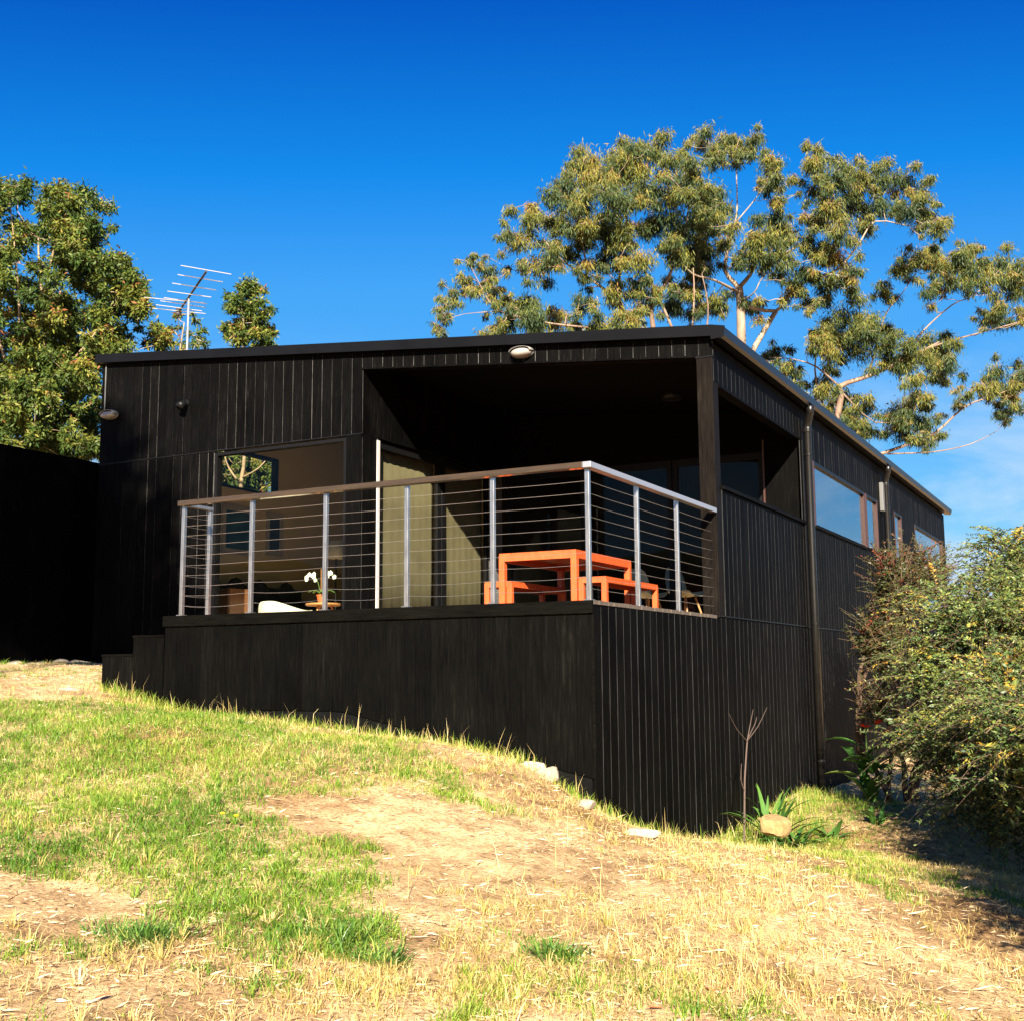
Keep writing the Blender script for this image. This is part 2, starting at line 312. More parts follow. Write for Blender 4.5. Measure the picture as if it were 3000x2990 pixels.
def blade_arrays(P, D, L, W, R, curl):
    """grass blades: two segments, bending towards D"""
    n = len(P); H = D.copy(); H[:, 2] = 0; H = unit(H); Sd = np.stack([-H[:, 1], H[:, 0], np.zeros(n)], 1)
    tw = rng.uniform(-1.2, 1.2, n)[:, None]; Sd = unit(Sd * np.cos(tw) + H * np.sin(tw))
    L = L[:, None]; W = W[:, None]; c = curl[:, None]; up = np.array([0, 0, 1.0])
    m = P + (unit(D)) * L * 0.55
    tip = m + unit(unit(D) * (1 - c) + H * c + up * (-0.25 * c)) * L * 0.45
    V = np.stack([P - Sd * W / 2, P + Sd * W / 2, m + Sd * W * 0.38, m - Sd * W * 0.38, tip], 1).reshape(-1, 3)
    b = (np.arange(n) * 5)[:, None]
    F = np.concatenate([b + [0, 1, 2], b + [0, 2, 3], b + [3, 2, 4]], 0)
    return V, F, np.repeat(R, 5)
def vnoise(x, y, scale, seed=0):
    """smooth value noise in 0..1"""
    r = np.random.default_rng(seed); T = r.random((64, 64)); u = x / scale; v = y / scale
    i = np.floor(u).astype(int); j = np.floor(v).astype(int); a = u - i; b = v - j; a = a * a * (3 - 2 * a); b = b * b * (3 - 2 * b)
    g = lambda p, q: T[p % 64, q % 64]
    return (g(i, j) * (1 - a) + g(i + 1, j) * a) * (1 - b) + (g(i, j + 1) * (1 - a) + g(i + 1, j + 1) * a) * b

# ------------------------------------------------------------------ terrain
CTRL = np.array([(-4.8, 0, -.62), (-3.8, 0, -.80), (-3.0, 0, -.885), (-2.3, 0, -.935), (-1.7, 0, -1.005), (-1.2, 0, -1.06), (-.55, 0, -1.165), (-.1, -.05, -1.40), (0, .57, -1.76), (0, 1.8, -1.95), (0, 3.3, -1.98), (0, 5.3, -1.86), (0, 6.5, -1.93),
    (-9, 2.3, -.37), (-9, 4, -.34), (-7, 2, -.42), (-6, 0, -.5), (-8.5, 0, -.42), (-12, 3, -.3), (-12, -3, -.5),
    (-4.33, -1.45, -.74), (-1.54, -3.69, -1.21), (.35, -5.21, -1.56), (-.29, -3.28, -1.35), (.93, -4.73, -1.6), (.6, -2.3, -1.39), (1.56, -4.2, -1.65), (1.79, -2, -1.58), (2.24, -3.6, -1.71), (2.86, -1.35, -1.80), (3.0, -3.0, -1.86), (3.47, -7.8, -2.1), (.6, -.7, -1.52), (1.2, .8, -1.76),
    (2.2, 2.2, -2.0), (1.2, 4, -1.85), (2.5, 6, -2.0), (4.5, 0, -2.2), (6, 5, -2.6), (2, 12, -2.3), (2, 18, -2.7), (-3, -8, -1.3), (-6, -6, -.9), (-4, 6, -.9), (-4, 14, -.6), (-9, 10, -.1), (-3, 22, -.6), (8, -8, -2.9), (14, 5, -4.0), (-16, 10, .5), (-16, -10, -.6), (0, -18, -2.9), (14, 22, -4.5), (-14, 24, .6)], float)
def _tps(r2): return 0.5 * r2 * np.log(r2 + 1e-9)
_n = len(CTRL); _A = np.zeros((_n + 3, _n + 3)); _d2 = ((CTRL[:, None, :2] - CTRL[None, :, :2]) ** 2).sum(-1)
_A[:_n, :_n] = _tps(_d2) + np.eye(_n) * 0.02; _A[:_n, _n] = 1; _A[:_n, _n + 1:] = CTRL[:, :2]; _A[_n:, :_n] = _A[:_n, _n:].T
_w = np.linalg.solve(_A, np.concatenate([CTRL[:, 2], np.zeros(3)]))
def ground_z(x, y, fine=True):
    x = np.asarray(x, float); y = np.asarray(y, float); sh = x.shape; x = x.ravel(); y = y.ravel(); z = np.empty(len(x))
    cx_ = np.clip(x, -17, 15); cy_ = np.clip(y, -18, 25)
    for k in range(0, len(x), 40000):
        X = cx_[k:k + 40000]; Y = cy_[k:k + 40000]
        r2 = (X[:, None] - CTRL[:, 0]) ** 2 + (Y[:, None] - CTRL[:, 1]) ** 2
        z[k:k + 40000] = _tps(r2) @ _w[:_n] + _w[_n] + _w[_n + 1] * X + _w[_n + 2] * Y
    out = np.hypot(x - cx_, y - cy_)
    z = z - np.maximum(0, x - 15) * 0.12 + np.maximum(0, -17 - x) * 0.04 - np.maximum(0, out - 60) * 0.0
    z = np.maximum(z, -30)
    if fine:
        z = z + 0.07 * (vnoise(x, y, 0.9, 1) - .5) + 0.04 * (vnoise(x, y, 0.33, 2) - .5) + 0.018 * (vnoise(x, y, 0.11, 3) - .5)
    return z.reshape(sh)
def gz(x, y): return float(ground_z(np.array([x]), np.array([y]))[0])
def ground_at(px, py):
    v = ray(px, py); ts = np.linspace(2.5, 40, 900); P = CAM + ts[:, None] * v
    hit = np.nonzero(P[:, 2] < ground_z(P[:, 0], P[:, 1], False))[0]
    return P[hit[0]] if len(hit) else P[-1]
def disp(x, y): return x * 3000 / 1932, y * 2990 / 1926           # from a 1932 px wide view of the photograph
def gd(x, y): return ground_at(*disp(x, y))

def ground_material():
    m, nt, p = nodes('sandy_soil')
    t = nt.nodes.new('ShaderNodeTexCoord')
    def noise(sc, det=8, ro=0.65):
        n = nt.nodes.new('ShaderNodeTexNoise'); n.inputs['Scale'].default_value = sc; n.inputs['Detail'].default_value = det; n.inputs['Roughness'].default_value = ro
        nt.links.new(t.outputs['Object'], n.inputs['Vector']); return n
    big = noise(0.75, 5); mid = noise(5.5, 8, 0.7); fin = noise(48, 6, 0.7)
    r1 = nt.nodes.new('ShaderNodeValToRGB'); e = r1.color_ramp.elements
    e[0].position = 0.36; e[0].color = (0.30, 0.18, 0.085, 1); e[1].position = 0.55; e[1].color = (0.66, 0.47, 0.26, 1)
    r2 = nt.nodes.new('ShaderNodeValToRGB'); e = r2.color_ramp.elements
    e[0].position = 0.36; e[0].color = (0.45, 0.40, 0.36, 1); e[1].position = 0.56; e[1].color = (1.08, 1.05, 1, 1)
    r3 = nt.nodes.new('ShaderNodeValToRGB'); e = r3.color_ramp.elements
    e[0].position = 0.34; e[0].color = (0.42, 0.36, 0.30, 1); e[1].position = 0.52; e[1].color = (1.06, 1.04, 1, 1)
    nt.links.new(big.outputs[0], r1.inputs[0]); nt.links.new(mid.outputs[0], r2.inputs[0]); nt.links.new(fin.outputs[0], r3.inputs[0])
    a = nt.nodes.new('ShaderNodeMix'); a.data_type = 'RGBA'; a.blend_type = 'MULTIPLY'; a.inputs[0].default_value = 0.8
    b = nt.nodes.new('ShaderNodeMix'); b.data_type = 'RGBA'; b.blend_type = 'MULTIPLY'; b.inputs[0].default_value = 0.75
    nt.links.new(r1.outputs[0], a.inputs[6]); nt.links.new(r2.outputs[0], a.inputs[7]); nt.links.new(a.outputs[2], b.inputs[6]); nt.links.new(r3.outputs[0], b.inputs[7])
    nt.links.new(b.outputs[2], p.inputs['Base Color']); p.inputs['Roughness'].default_value = 0.95; p.inputs['Specular IOR Level'].default_value = 0.1
    ad = nt.nodes.new('ShaderNodeMath'); ad.operation = 'ADD'; nt.links.new(mid.outputs[0], ad.inputs[0]); nt.links.new(fin.outputs[0], ad.inputs[1])
    bp = nt.nodes.new('ShaderNodeBump'); bp.inputs['Strength'].default_value = 0.75; bp.inputs['Distance'].default_value = 0.03
    nt.links.new(ad.outputs[0], bp.inputs['Height']); nt.links.new(bp.outputs[0], p.inputs['Normal'])
    return m
SOIL = ground_material()
_s = np.linspace(-1, 1, 281); _g = np.sinh(_s * 5.6) / math.sinh(5.6) * 420
gx = -1.0 + _g + _s * 7; gy = -1.5 + _g + _s * 7
GX, GY = np.meshgrid(gx, gy); GZ = ground_z(GX, GY); nn = len(gx)
idx = np.arange(nn * nn).reshape(nn, nn)
FQ = np.stack([idx[:-1, :-1], idx[:-1, 1:], idx[1:, 1:], idx[1:, :-1]], -1).reshape(-1, 4)
g_ = quick_mesh('ground', np.stack([GX, GY, GZ], -1).reshape(-1, 3), FQ, SOIL, kind='structure')
g_.data.polygons.foreach_set('use_smooth', [True] * len(g_.data.polygons))
# far wooded hills beyond the garden
HILLM = plain('wooded_hill', (0.045, 0.065, 0.03), 0.95, noise=0.6, scale=0.12, spec=0.1)
ang = np.linspace(0, 2 * math.pi, 361); hb = MB(); rows = []
for k, rr in enumerate((300, 340, 380, 430, 480)):
    hh = [-30, 6, 22, 30, 20][k]
    prof = hh + (0 if k == 0 else 1) * (16 * np.sin(ang * 3 + 1.1) + 9 * np.sin(ang * 7 + .4) + 3 * np.sin(ang * 23 + k) + 2.5 * rng.random(361))
    prof[-1] = prof[0]; rows.append(np.stack([rr * np.cos(ang), rr * np.sin(ang), prof], -1))
hb.grid(np.array(rows)).build('hill', HILLM, smooth=True, kind='structure')

# ------------------------------------------------------------------ the house
YF, XH, XP, SLP = 2.89, -8.05, -4.04, 0.0972
zt = lambda x: 2.643 - SLP * x           # underside of the roof
zb = lambda x: 2.452 - SLP * x           # underside of the beam over the porch
BW, GAP = 0.136, 0.0065
house = thing('house', (-4, 8, -1), 'black timber house with a sloping roof and recessed porch behind the deck', 'house')

def wall_with_holes_x(mb, x0, x1, y0, y1, z0, z1, holes):
    """wall in a plane of constant x with rectangular holes (ya, yb, za, zb), sorted along y"""
    c = y0
    for ya, yb, za, zb_ in holes:
        if ya > c: mb.box(x0, x1, c, ya, z0, z1)
        if za > z0: mb.box(x0, x1, ya, yb, z0, za)
        if zb_ < z1: mb.box(x0, x1, ya, yb, zb_, z1)
        c = yb
    if c < y1: mb.box(x0, x1, c, y1, z0, z1)
    return mb
# front wall: backing, then single boards proud of it
fw = MB()
fw.slope(XH + .01, XP - .02, YF + .0062, YF + .10, 2.125, 2.125, zt(XH + .01) - .01, zt(XP - .02) - .01)
fw.box(XH + .01, -6.17, YF + .0062, YF + .10, -1.0, 2.115); fw.box(-4.25, XP - .02, YF + .0062, YF + .10, -.9, 2.115); fw.box(-6.17, -4.25, YF + .0062, YF + .10, -1.0, -.02)
fw.slope(XP - .02, -.02, YF + .0062, YF + .10, zb(XP - .02) + .02, zb(-.02) + .02, zt(XP - .02) - .01, zt(-.02) - .01)
fwo = fw.build('front_wall', GROOVE, house)
def jit(): return random.uniform(-.0016, .0016)
def fboard(x0, x1, z0a, z0b, z1a, z1b, par, mat=BOARD, y=YF):
    j = jit(); g = GAP / 2 + random.uniform(-.001, .0012)
    MB().slope(x0 + g, x1 - g, y + j, y + .0058 + j * .2, z0a, z0b, z1a, z1b).build('board', mat, par)
bw = (XP - XH) / 29; edges = [XH + i * bw for i in range(29)] + [XP - XP / 30 * i for i in range(31)]
edges = [XH + i * bw for i in range(29)] + [XP * (1 - i / 30) for i in range(31)]
for x0, x1 in zip(edges[:-1], edges[1:]):
    if x1 < XP + .01:
        lo = 2.128 + random.uniform(-.003, .003); fboard(x0, x1, lo, lo, zt(x0) - .004, zt(x1) - .004, fwo)
    else:
        fboard(x0, x1, zb(x0), zb(x1), zt(x0) - .004, zt(x1) - .004, fwo)
x = XH
while x < -6.17:
    x1 = min(x + bw, -6.165)
    fboard(x, x1, -.9, -.9, 2.108, 2.108, fwo); x = x1
fboard(-4.25, XP, -.9, -.9, 2.108, 2.108, fwo); 
MB().box(XH, XP + .004, YF - .008, YF + .02, 2.1115, 2.1225).build('flashing', BLKPL, fwo)
# underside of the beam, porch ceiling
MB().slope(XP, 0, YF + .024, YF + .12, zb(XP) - .006, zb(0) - .006, zb(XP) + .014, zb(0) + .014).build('beam', HBOARD, house)
MB().slope(XP - .01, -.1, YF + .125, 6.33, zt(XP) - .06, zt(-.1) - .06, zt(XP) - .012, zt(-.1) - .012).build('porch_ceiling', BLACK, house)
MB().lathe((-1.25, 5.2, zt(-1.25) - .12), [(.0, 0), (.12, 0), (.13, .03), (.13, .055)], 16).build('ceiling_light', BLKPL, house)
# roof
roof = MB().slope(XH - .04, .02, YF - .055, 17.65, zt(XH - .04) + .001, zt(.02) + .001, zt(XH - .04) + .095, zt(.02) + .095).build('roof', ROOFM, house)
MB().slope(XH - .05, .018, YF - .085, YF - .058, zt(XH - .05) - .006, zt(.018) - .006, zt(XH - .05) + .104, zt(.018) + .104).build('barge_board', ROOFM, roof)
gp = [(.021, 2.735), (.021, 2.612), (.12, 2.602), (.145, 2.628), (.158, 2.70), (.150, 2.708), (.138, 2.700), (.125, 2.64), (.035, 2.64), (.035, 2.735)]
gm_ = MB(); b0 = len(gm_.v)
for yy in (YF - .085, 17.66): gm_.v += [(a, yy, c) for a, c in gp]
k = len(gp)
for i in range(k): gm_.f.append((i, (i + 1) % k, k + (i + 1) % k, k + i))
gm_.f.append(tuple(range(k))); gm_.f.append(tuple(range(k, 2 * k))[::-1])
gm_.build('gutter', GUTTER, roof)
MB().hexa([(.019, YF - .088, 2.60), (.146, YF - .088, 2.612), (.146, YF - .0855, 2.612), (.019, YF - .0855, 2.60), (.019, YF - .088, 2.745), (.162, YF - .088, 2.715), (.162, YF - .0855, 2.715), (.019, YF - .0855, 2.745)]).build('gutter_end', ROOFM, roof)
MB().slope(-7.94, -4.12, 3.02, 10.7, zt(-7.94) - .05, zt(-4.12) - .05, zt(-7.94) - .01, zt(-4.12) - .01).slope(-4.12, -.12, 6.42, 10.7, zt(-4.12) - .05, zt(-.12) - .05, zt(-4.12) - .01, zt(-.12) - .01).build('ceiling', CEILW, house)
# corner post of the porch
MB().box(-.16, -.003, YF + .001, YF + .16, -.02, zb(-.16) + .018).build('post', board_mat('post_paint', (0.0065, 0.005, 0.004), (0.02, 0.015, 0.011), 0.55, (6, 6, .5)), house, bevel=.004)
MB().box(-.165, .002, YF - .006, YF + .02, 2.455, 2.468).build('flashing', BLKPL, house)
# right side wall
WIN = [(6.735, 9.70, 1.265, 2.005), (9.85, 10.63, 1.28, 2.005), (12.06, 12.66, 1.25, 2.005), (13.99, 17.2, .55, 2.0)]
sw = MB(); wall_with_holes_x(sw, -.10, -.0102, 6.2, 17.6, -2.9, 2.60, WIN)
sw.box(-.10, -.0102, YF + .165, 6.2, -2.6, 1.20); sw.box(-.10, -.0102, YF + .10, 6.2, 2.225, 2.60)
swo = sw.build('side_wall', BLACK, house)
LITEDGE = plain('sunlit_rubbed_edge', (0.010, 0.0105, 0.012), 0.5, noise=0.9, scale=4.0, stretch=(1, 1, 1), col2=(0.052, 0.051, 0.051), spec=0.1)  # sun glint painted into the near chamfers as paler colour, besides some wear
def sboard(y0, y1, z0, z1, par, mb=None, mat=BOARD):
    j = jit() * .5; c = .006 + random.uniform(-.0025, .0025); q = mb or MB(); b0 = len(q.v)
    prof = [(-.0095, y0 + .0008), (j - .006, y0 + .0008), (j, y0 + c), (j, y1 - .0008), (-.0095, y1 - .0008)]
    for zz in (z0, z1): q.v += [(a_, b_, zz) for a_, b_ in prof]
    fs = [(b0 + i, b0 + (i + 1) % 5, b0 + 5 + (i + 1) % 5, b0 + 5 + i) for i in range(5)]
    q.f += [fs[1], fs[0]] + fs[2:] + [tuple(b0 + i for i in range(5))[::-1], tuple(b0 + 5 + i for i in range(5))]
    if mb is None:
        o = q.build('board', mat, par); o.data.materials.append(LITEDGE); o.data.polygons[0].material_index = 1
SB = 0.138; far = MB(); y = YF + .03
while y < 17.6:
    y1 = min(y + SB, 17.6)
    tgt = far if y > 10.2 else None
    lowz = gz(.02, y) - .25
    sboard(y, y1, lowz, -.012 + random.uniform(-.003, .003), swo, tgt)
    if y1 < 6.22:
        if y > YF + .12: sboard(y, y1, .004, 1.195, swo, tgt)
        sboard(y, y1, 2.226 + random.uniform(-.001, .003), 2.60, swo, tgt)
    else:
        hit = [w for w in WIN if y1 > w[0] + .01 and y < w[1] - .01]
        if hit:
            w = hit[0]; sboard(y, y1, .004, w[2] - .035, swo, tgt); sboard(y, y1, w[3] + .035, 2.60, swo, tgt)
        else: sboard(y, y1, .004, 2.60, swo, tgt)
    y = y1
fo_ = far.build('cladding', BOARD, swo, kind='stuff'); fo_.data.materials.append(LITEDGE)
for i_ in range(0, len(fo_.data.polygons), 7): fo_.data.polygons[i_].material_index = 1
MB().box(-.13, .028, YF + .162, 6.19, 1.20, 1.235).build('cap_rail', HBOARD, house)
MB().box(-.105, .0035, YF + .17, 6.18, 2.196, 2.2245).build('lintel', HBOARD, swo)
MB().box(XP - .092, XP + .003, YF + .012, 6.19, 2.1165, 2.1245).build('lintel', BLACK, house)
MB().box(-.018, .010, YF + .0, 17.6, -.0095, .0015).build('flashing', BLKPL, swo)
MB().tube([(.012, 6.165, 2.2), (.012, 6.165, -.02)], .009, 6).build('conduit', PIPE, swo)
MB().box(-.45, .001, 6.18, 6.215, 1.24, 2.6).build('return_wall', DECKB, house)
MB().box(-.475, -.452, 6.16, 6.215, .0, 2.25).build('door_jamb', REDWOOD, house)
for i, (ya, yb, za, zb_) in enumerate(WIN):
    w = MB(); t = .045
    w.box(-.075, .006, ya - .03, ya + t - .03, za - .03, zb_ + .03); w.box(-.075, .006, yb - t + .03, yb + .03, za - .03, zb_ + .03)
    wo = w.build('window', REDWOOD, house)
    MB().box(-.075, .005, ya + t - .03, yb - t + .03, zb_ - .012, zb_ + .031).build('frame', DARKFRAME, wo)
    MB().box(-.075, .022, ya - .04, yb + .04, za - .055, za - .026).build('sill', HBOARD, wo)
    MB().box(-.034, -.026, ya + t - .032, yb - t + .032, za - .026, zb_ - .011).build('pane', GLASSR, wo)
# remaining outer walls
lw = MB(); LWIN = (4.55, 6.29, 2.13, 2.70)
wall_with_holes_x(lw, XH, -7.965, YF + .10, 17.6, -1.2, 3.40, [LWIN]); lw.slope(XH, -.02, 17.5, 17.59, -2.9, -2.9, zt(XH) - .005, zt(-.02) - .005)
lw.build('rear_wall', BOARD, house)
ll = MB(); wall_with_holes_x(ll, -7.963, -7.95, YF + .105, 10.75, 0.0, 3.34, [LWIN]); ll.build('lining', CREAMW, house)
# raise the lining under the higher window up to the roof
lwin = MB().box(-8.04, -7.94, LWIN[0], LWIN[0] + .05, LWIN[2], LWIN[3]).box(-8.04, -7.94, LWIN[1] - .05, LWIN[1], LWIN[2], LWIN[3]).box(-8.04, -7.94, LWIN[0] + .05, LWIN[1] - .05, LWIN[2], LWIN[2] + .035).box(-8.04, -7.94, LWIN[0] + .05, LWIN[1] - .05, LWIN[3] - .04, LWIN[3]).build('window', DARKFRAME, house)
MB().box(-8.005, -8.0, LWIN[0] + .048, LWIN[1] - .048, LWIN[2] + .033, LWIN[3] - .038).build('pane', GLASS, lwin)
MB().slope(-7.95, -4.1, 10.7, 10.76, 0, 0, zt(-7.95) - .06, zt(-4.1) - .06).build('partition_wall', CREAMW, house)
MB().slope(-4.1, -.12, 8.9, 8.96, 0, 0, zt(-4.1) - .06, zt(-.12) - .06).box(-4.16, -4.1, 6.35, 10.7, 0, 2.95).build('partition_wall', plain('shade_dark_plaster', (0.012, 0.011, 0.010), 0.8, spec=0.1), house)  # the rear room's shade is put into this dark wall colour
MB().box(-7.96, -.12, YF + .11, 10.75, -.16, -.012).build('floor', FLOORW, house)
MB().box(-.118, -.105, 6.25, 10.7, 0, 1.22).build('lining', BLACK, house)
# front window
fwin = MB().box(-6.165, -6.125, YF + .02, YF + .11, -.01, 2.1).box(-4.295, -4.253, YF + .02, YF + .11, -.01, 2.1).box(-6.125, -4.295, YF + .02, YF + .11, 2.06, 2.1).box(-6.125, -4.295, YF + .02, YF + .11, -.01, .04).build('window', DARKFRAME, house)
MB().box(-6.127, -4.293, YF + .06, YF + .068, .038, 2.062).build('pane', GLASS, fwin)
# porch side wall with glazed sliding doors
pw = MB().box(XP - .09, XP - .0062, YF + .10, 6.2, 2.125, 2.95).box(XP - .09, XP - .0062, YF + .10, 3.22, 0, 2.125).box(XP - .09, XP - .024, 5.84, 6.2, 0, 2.125).build('porch_wall', GROOVE, house)
y = YF + .022
while y < 6.15:
    y1 = y + SB; j = jit()
    MB().box(XP - .0058, XP + j, y + .003, y1 - .003, 2.13, zt(XP) - .065).build('board', BOARD, pw)
    if y1 < 3.22: MB().box(XP - .0058, XP + j, y + .003, y1 - .003, 0, 2.115).build('board', BOARD, pw)
    y = y1
for ya, yb in ((3.24, 4.62), (4.66, 5.84)):
    dr = MB()
    dr.box(XP - .075, XP - .03, ya, ya + .07, .01, 2.1).box(XP - .075, XP - .03, yb - .07, yb, .01, 2.1).box(XP - .075, XP - .03, ya + .07, yb - .07, 2.02, 2.1).box(XP - .075, XP - .03, ya + .07, yb - .07, .01, .09)
    dro = dr.build('sliding_door', DARKFRAME, house)
    MB().box(XP - .056, XP - .05, ya + .068, yb - .068, .088, 2.022).build('pane', GLASS, dro)
    bl = np.array([[(XP - .13 + .004 * math.sin(40 * (ya + (yb - ya) * u)), ya + .02 + (yb - ya - .04) * u, zz) for u in np.linspace(0, 1, 25)] for zz in (.03, .7, 1.4, 2.11)])
    MB().grid(bl).build('roller_blind', BLIND, house, smooth=True, solid=.003)
MB().box(XP - .028, XP + .012, 3.19, 3.235, 0.0, 2.09).build('door_jamb', ALU, house)
# porch back wall: glazing
bwall = MB().slope(XP - .02, -.45, 6.24, 6.30, 2.12, 2.12, zt(XP) - .07, zt(-.45) - .07).build('porch_wall', BLACK, house)
for xa, xb in ((-4.0, -2.85), (-2.83, -1.66), (-1.64, -.48)):
    dr = MB().box(xa, xa + .06, 6.22, 6.27, .01, 2.115).box(xb - .06, xb, 6.22, 6.27, .01, 2.115).box(xa + .06, xb - .06, 6.22, 6.27, 2.03, 2.115).box(xa + .06, xb - .06, 6.22, 6.27, .01, .08).build('sliding_door', DARKFRAME, house)
    MB().box(xa + .058, xb - .058, 6.242, 6.248, .078, 2.032).build('pane', GLASS, dr)
# downpipes
def downpipe(yc, zbot, box):
    p = thing_part = MB().tube([(.13, yc - .10, 2.61), (.12, yc - .07, 2.53), (.075, yc - .01, 2.43), (.062, yc, 2.36), (.06, yc, 1.2), (.06, yc, .2), (.06, yc, zbot)], .045, 12).build('downpipe', PIPE, house, smooth=True)
    for zz in (2.02, .02, -1.55):
        if zz > zbot: MB().lathe((.06, yc, zz), [(.052, 0), (.052, .025)], 14).box(0.002, .03, yc - .012, yc + .012, zz + .003, zz + .022).build('bracket', BLKPL, p)
    MB().lathe((.06, yc, 2.30), [(.051, 0), (.053, .01), (.053, .05), (.051, .06)], 14).build('collar', PIPE, p)
    return p
downpipe(6.25, gz(.06, 6.25) - .1, False)
downpipe(11.1, gz(.06, 11.1) - .1, False)
MB().box(.003, .06, 10.86, 10.99, 1.9, 2.34).build('meter_box', CONDUIT, house, bevel=.008)

# ------------------------------------------------------------------ lamps on the facade, sensor, antenna
def bulkhead(x, z, label, wire):
    t = thing('bulkhead_lamp', (x, YF, z), label, 'wall lamp', 'bulkhead lamps on the facade')
    MB().lathe((x, YF - .001, z), [(.0, 0), (.125, 0), (.13, .012), (.125, .03)], 20, 'y', 1, .42).build('base', LAMPB, t, smooth=True)
    MB().lathe((x, YF - .03, z - .005), [(.12, 0), (.118, .03), (.10, .065), (.06, .085), (.0, .09)], 20, 'y', 1, .40).build('glass_cover', LAMPW, t, smooth=True)
    hood = np.array([[(x + .132 * math.cos(a) * s_, YF - d_, z + .052 * math.sin(a) * s_ + .008) for a in np.linspace(-.1, math.pi + .1, 13)] for d_, s_ in ((.002, 1), (.06, 1.02), (.105, .9))])
    MB().grid(hood).build('hood', LAMPB, t, smooth=True, solid=.004)
    if wire: MB().tube([(x - .115, YF - .012, z + .05), (x - .117, YF - .012, z + .3), (x - .118, YF - .012, zt(x) - .02)], .008, 6).build('conduit', CONDUIT, t)
bulkhead(-7.86, 2.73, 'white oval bulkhead lamp near the left end of the facade', True)
bulkhead(-2.02, 2.755, 'white oval bulkhead lamp on the beam above the porch opening', False)
t = thing('sensor_lamp', (-6.61, YF, 2.73), 'small black spotlight on the boards above the big front window', 'spotlight')
MB().lathe((-6.61, YF - .001, 2.745), [(0, 0), (.045, 0), (.045, .02), (.02, .025), (.02, .05)], 14, 'y').build('base', BLKPL, t)
MB().tube([(-6.60, YF - .045, 2.75), (-6.605, YF - .08, 2.72), (-6.615, YF - .13, 2.68)], [.03, .046, .055], 12).build('lamp_head', BLKPL, t, smooth=True)

AD = 16.0
z1 = lambda x, y: (x * 1000 / 1926, 400 + y * 1000 / 1926)
base = at(*z1(1055, 1220), D=AD); top = at(*z1(1066, 915), D=AD)
t = thing('antenna', (base[0], base[1], zt(base[0]) + .1), 'metal television antenna on a mast above the roof', 'antenna')
MB().tube([(base[0], base[1], zt(base[0]) + .05), base, top], .014, 8).build('mast', ANTM, t)
tip = at(*z1(1165, 762), D=AD - .5); butt = at(*z1(1008, 990), D=AD + .35)
MB().tube([butt, tip], .014, 6).build('boom', ANTD, t)
MB().lathe(butt, [(.03, -.05), (.04, -.03), (.04, .03), (.03, .05)], 8).build('junction_box', ANTD, t)
MB().tube([butt, butt + [0, 0, -.25], base + [-.05, 0, -.05]], .006, 5).build('cable', ANTD, t)
for (xa, ya, xb, yb), dd in zip(((1020, 728, 1305, 778), (1003, 780, 1258, 822), (972, 828, 1220, 868), (945, 873, 1192, 907), (925, 910, 1168, 945), (905, 928, 1160, 965), (812, 908, 1150, 940), (880, 950, 1140, 985), (860, 970, 1160, 1000)), (-.5, -.35, -.2, -.05, .05, .12, .18, .25, .32)):
    MB().tube([at(*z1(xa, ya), D=AD + dd), at(*z1(xb, yb), D=AD + dd)], .006, 5).build('element', ANTM, t)

# ------------------------------------------------------------------ the deck with its steps
deck = thing('deck', (-2, 1.4, -1), 'raised black timber deck with steps at its left end', 'deck')
XD = -4.06
def kick(x):                              # lower edge of the front boards
    return -.80 if x < -2.2 else -.80 - (x + 2.2) * .206
pl = MB(); xs = np.linspace(-4.79, -.03, 24)
for a, b in zip(xs[:-1], xs[1:]): 
    if b < -2.2 or True:
        ta = -.62 if a < -3.9 else kick(a) + .02; tb = -.62 if b < -3.9 else kick(b) + .02
        pl.slope(a, b, .012, .06, -2.1, -2.1, ta, tb)
pl.build('plinth', PLINTH, deck)
bk = MB().box(XD + .01, -.05, .024, .07, -1.0, -.03).build('backing', GROOVE, deck)
nbd = 30; w = -XD / nbd
for i in range(nbd):
    a = XD + i * w; b = a + w; j = jit()
    g = .0006 if i % 2 else .0018
    ka = kick(a) if a > -3.9 else -1.2; kb = kick(b) if a > -3.9 else -1.2
    MB().slope(a + g, b - g, j, .022 + j, ka, kb, -.096 + random.uniform(-.003, .002), -.096).build('board', DECKB, deck)
MB().box(XD - .012, .006, -.022, .001, -.092, -.002).build('fascia', HBOARD, deck)
# stepped face at the left
for k, (xa, xb, ztop) in enumerate(((-4.43, XD - .013, -.16), (-4.80, -4.43, -.322))):
    q = xa
    while q < xb - .01:
        q1 = min(q + w, xb); j = jit()
        MB().box(q + .001, q1 - .001, j, .022 + j, -1.2, ztop - .022).build('board', DECKB, deck); q = q1
    MB().box(xa - .008, xb, -.006, 1.6, ztop - .02, ztop).build('tread', HBOARD, deck)
    MB().box(xa + .001, xa + .02, .024, 1.58, -1.2, ztop - .021).build('riser', BLACK, deck)
MB().box(XD, XD + .02, .08, 2.86, -1.2, -.04).build('riser', BLACK, deck)
# side face
MB().box(-.10, -.0102, .03, YF + .02, -2.6, -.035).build('backing', BLACK, deck)
ns = 21; ws = (YF + .026) / ns
for i in range(ns):
    a = .002 + i * ws; sboard(a, a + ws, gz(.02, a) - .3, -.034 + random.uniform(-.003, .003), deck, None, DECKB)
MB().box(-.010, .008, -.004, .0008, -1.95, -.095).build('corner_trim', HBOARD, deck)
y = .004
while y < 6.1:
    MB().box(XD + .02, .003 + random.uniform(-.004, .006) if y < 2.8 else -.14, y, y + .088, -.03, random.uniform(-.002, .001)).build('deck_board', DECKTOP, deck); y += .0935

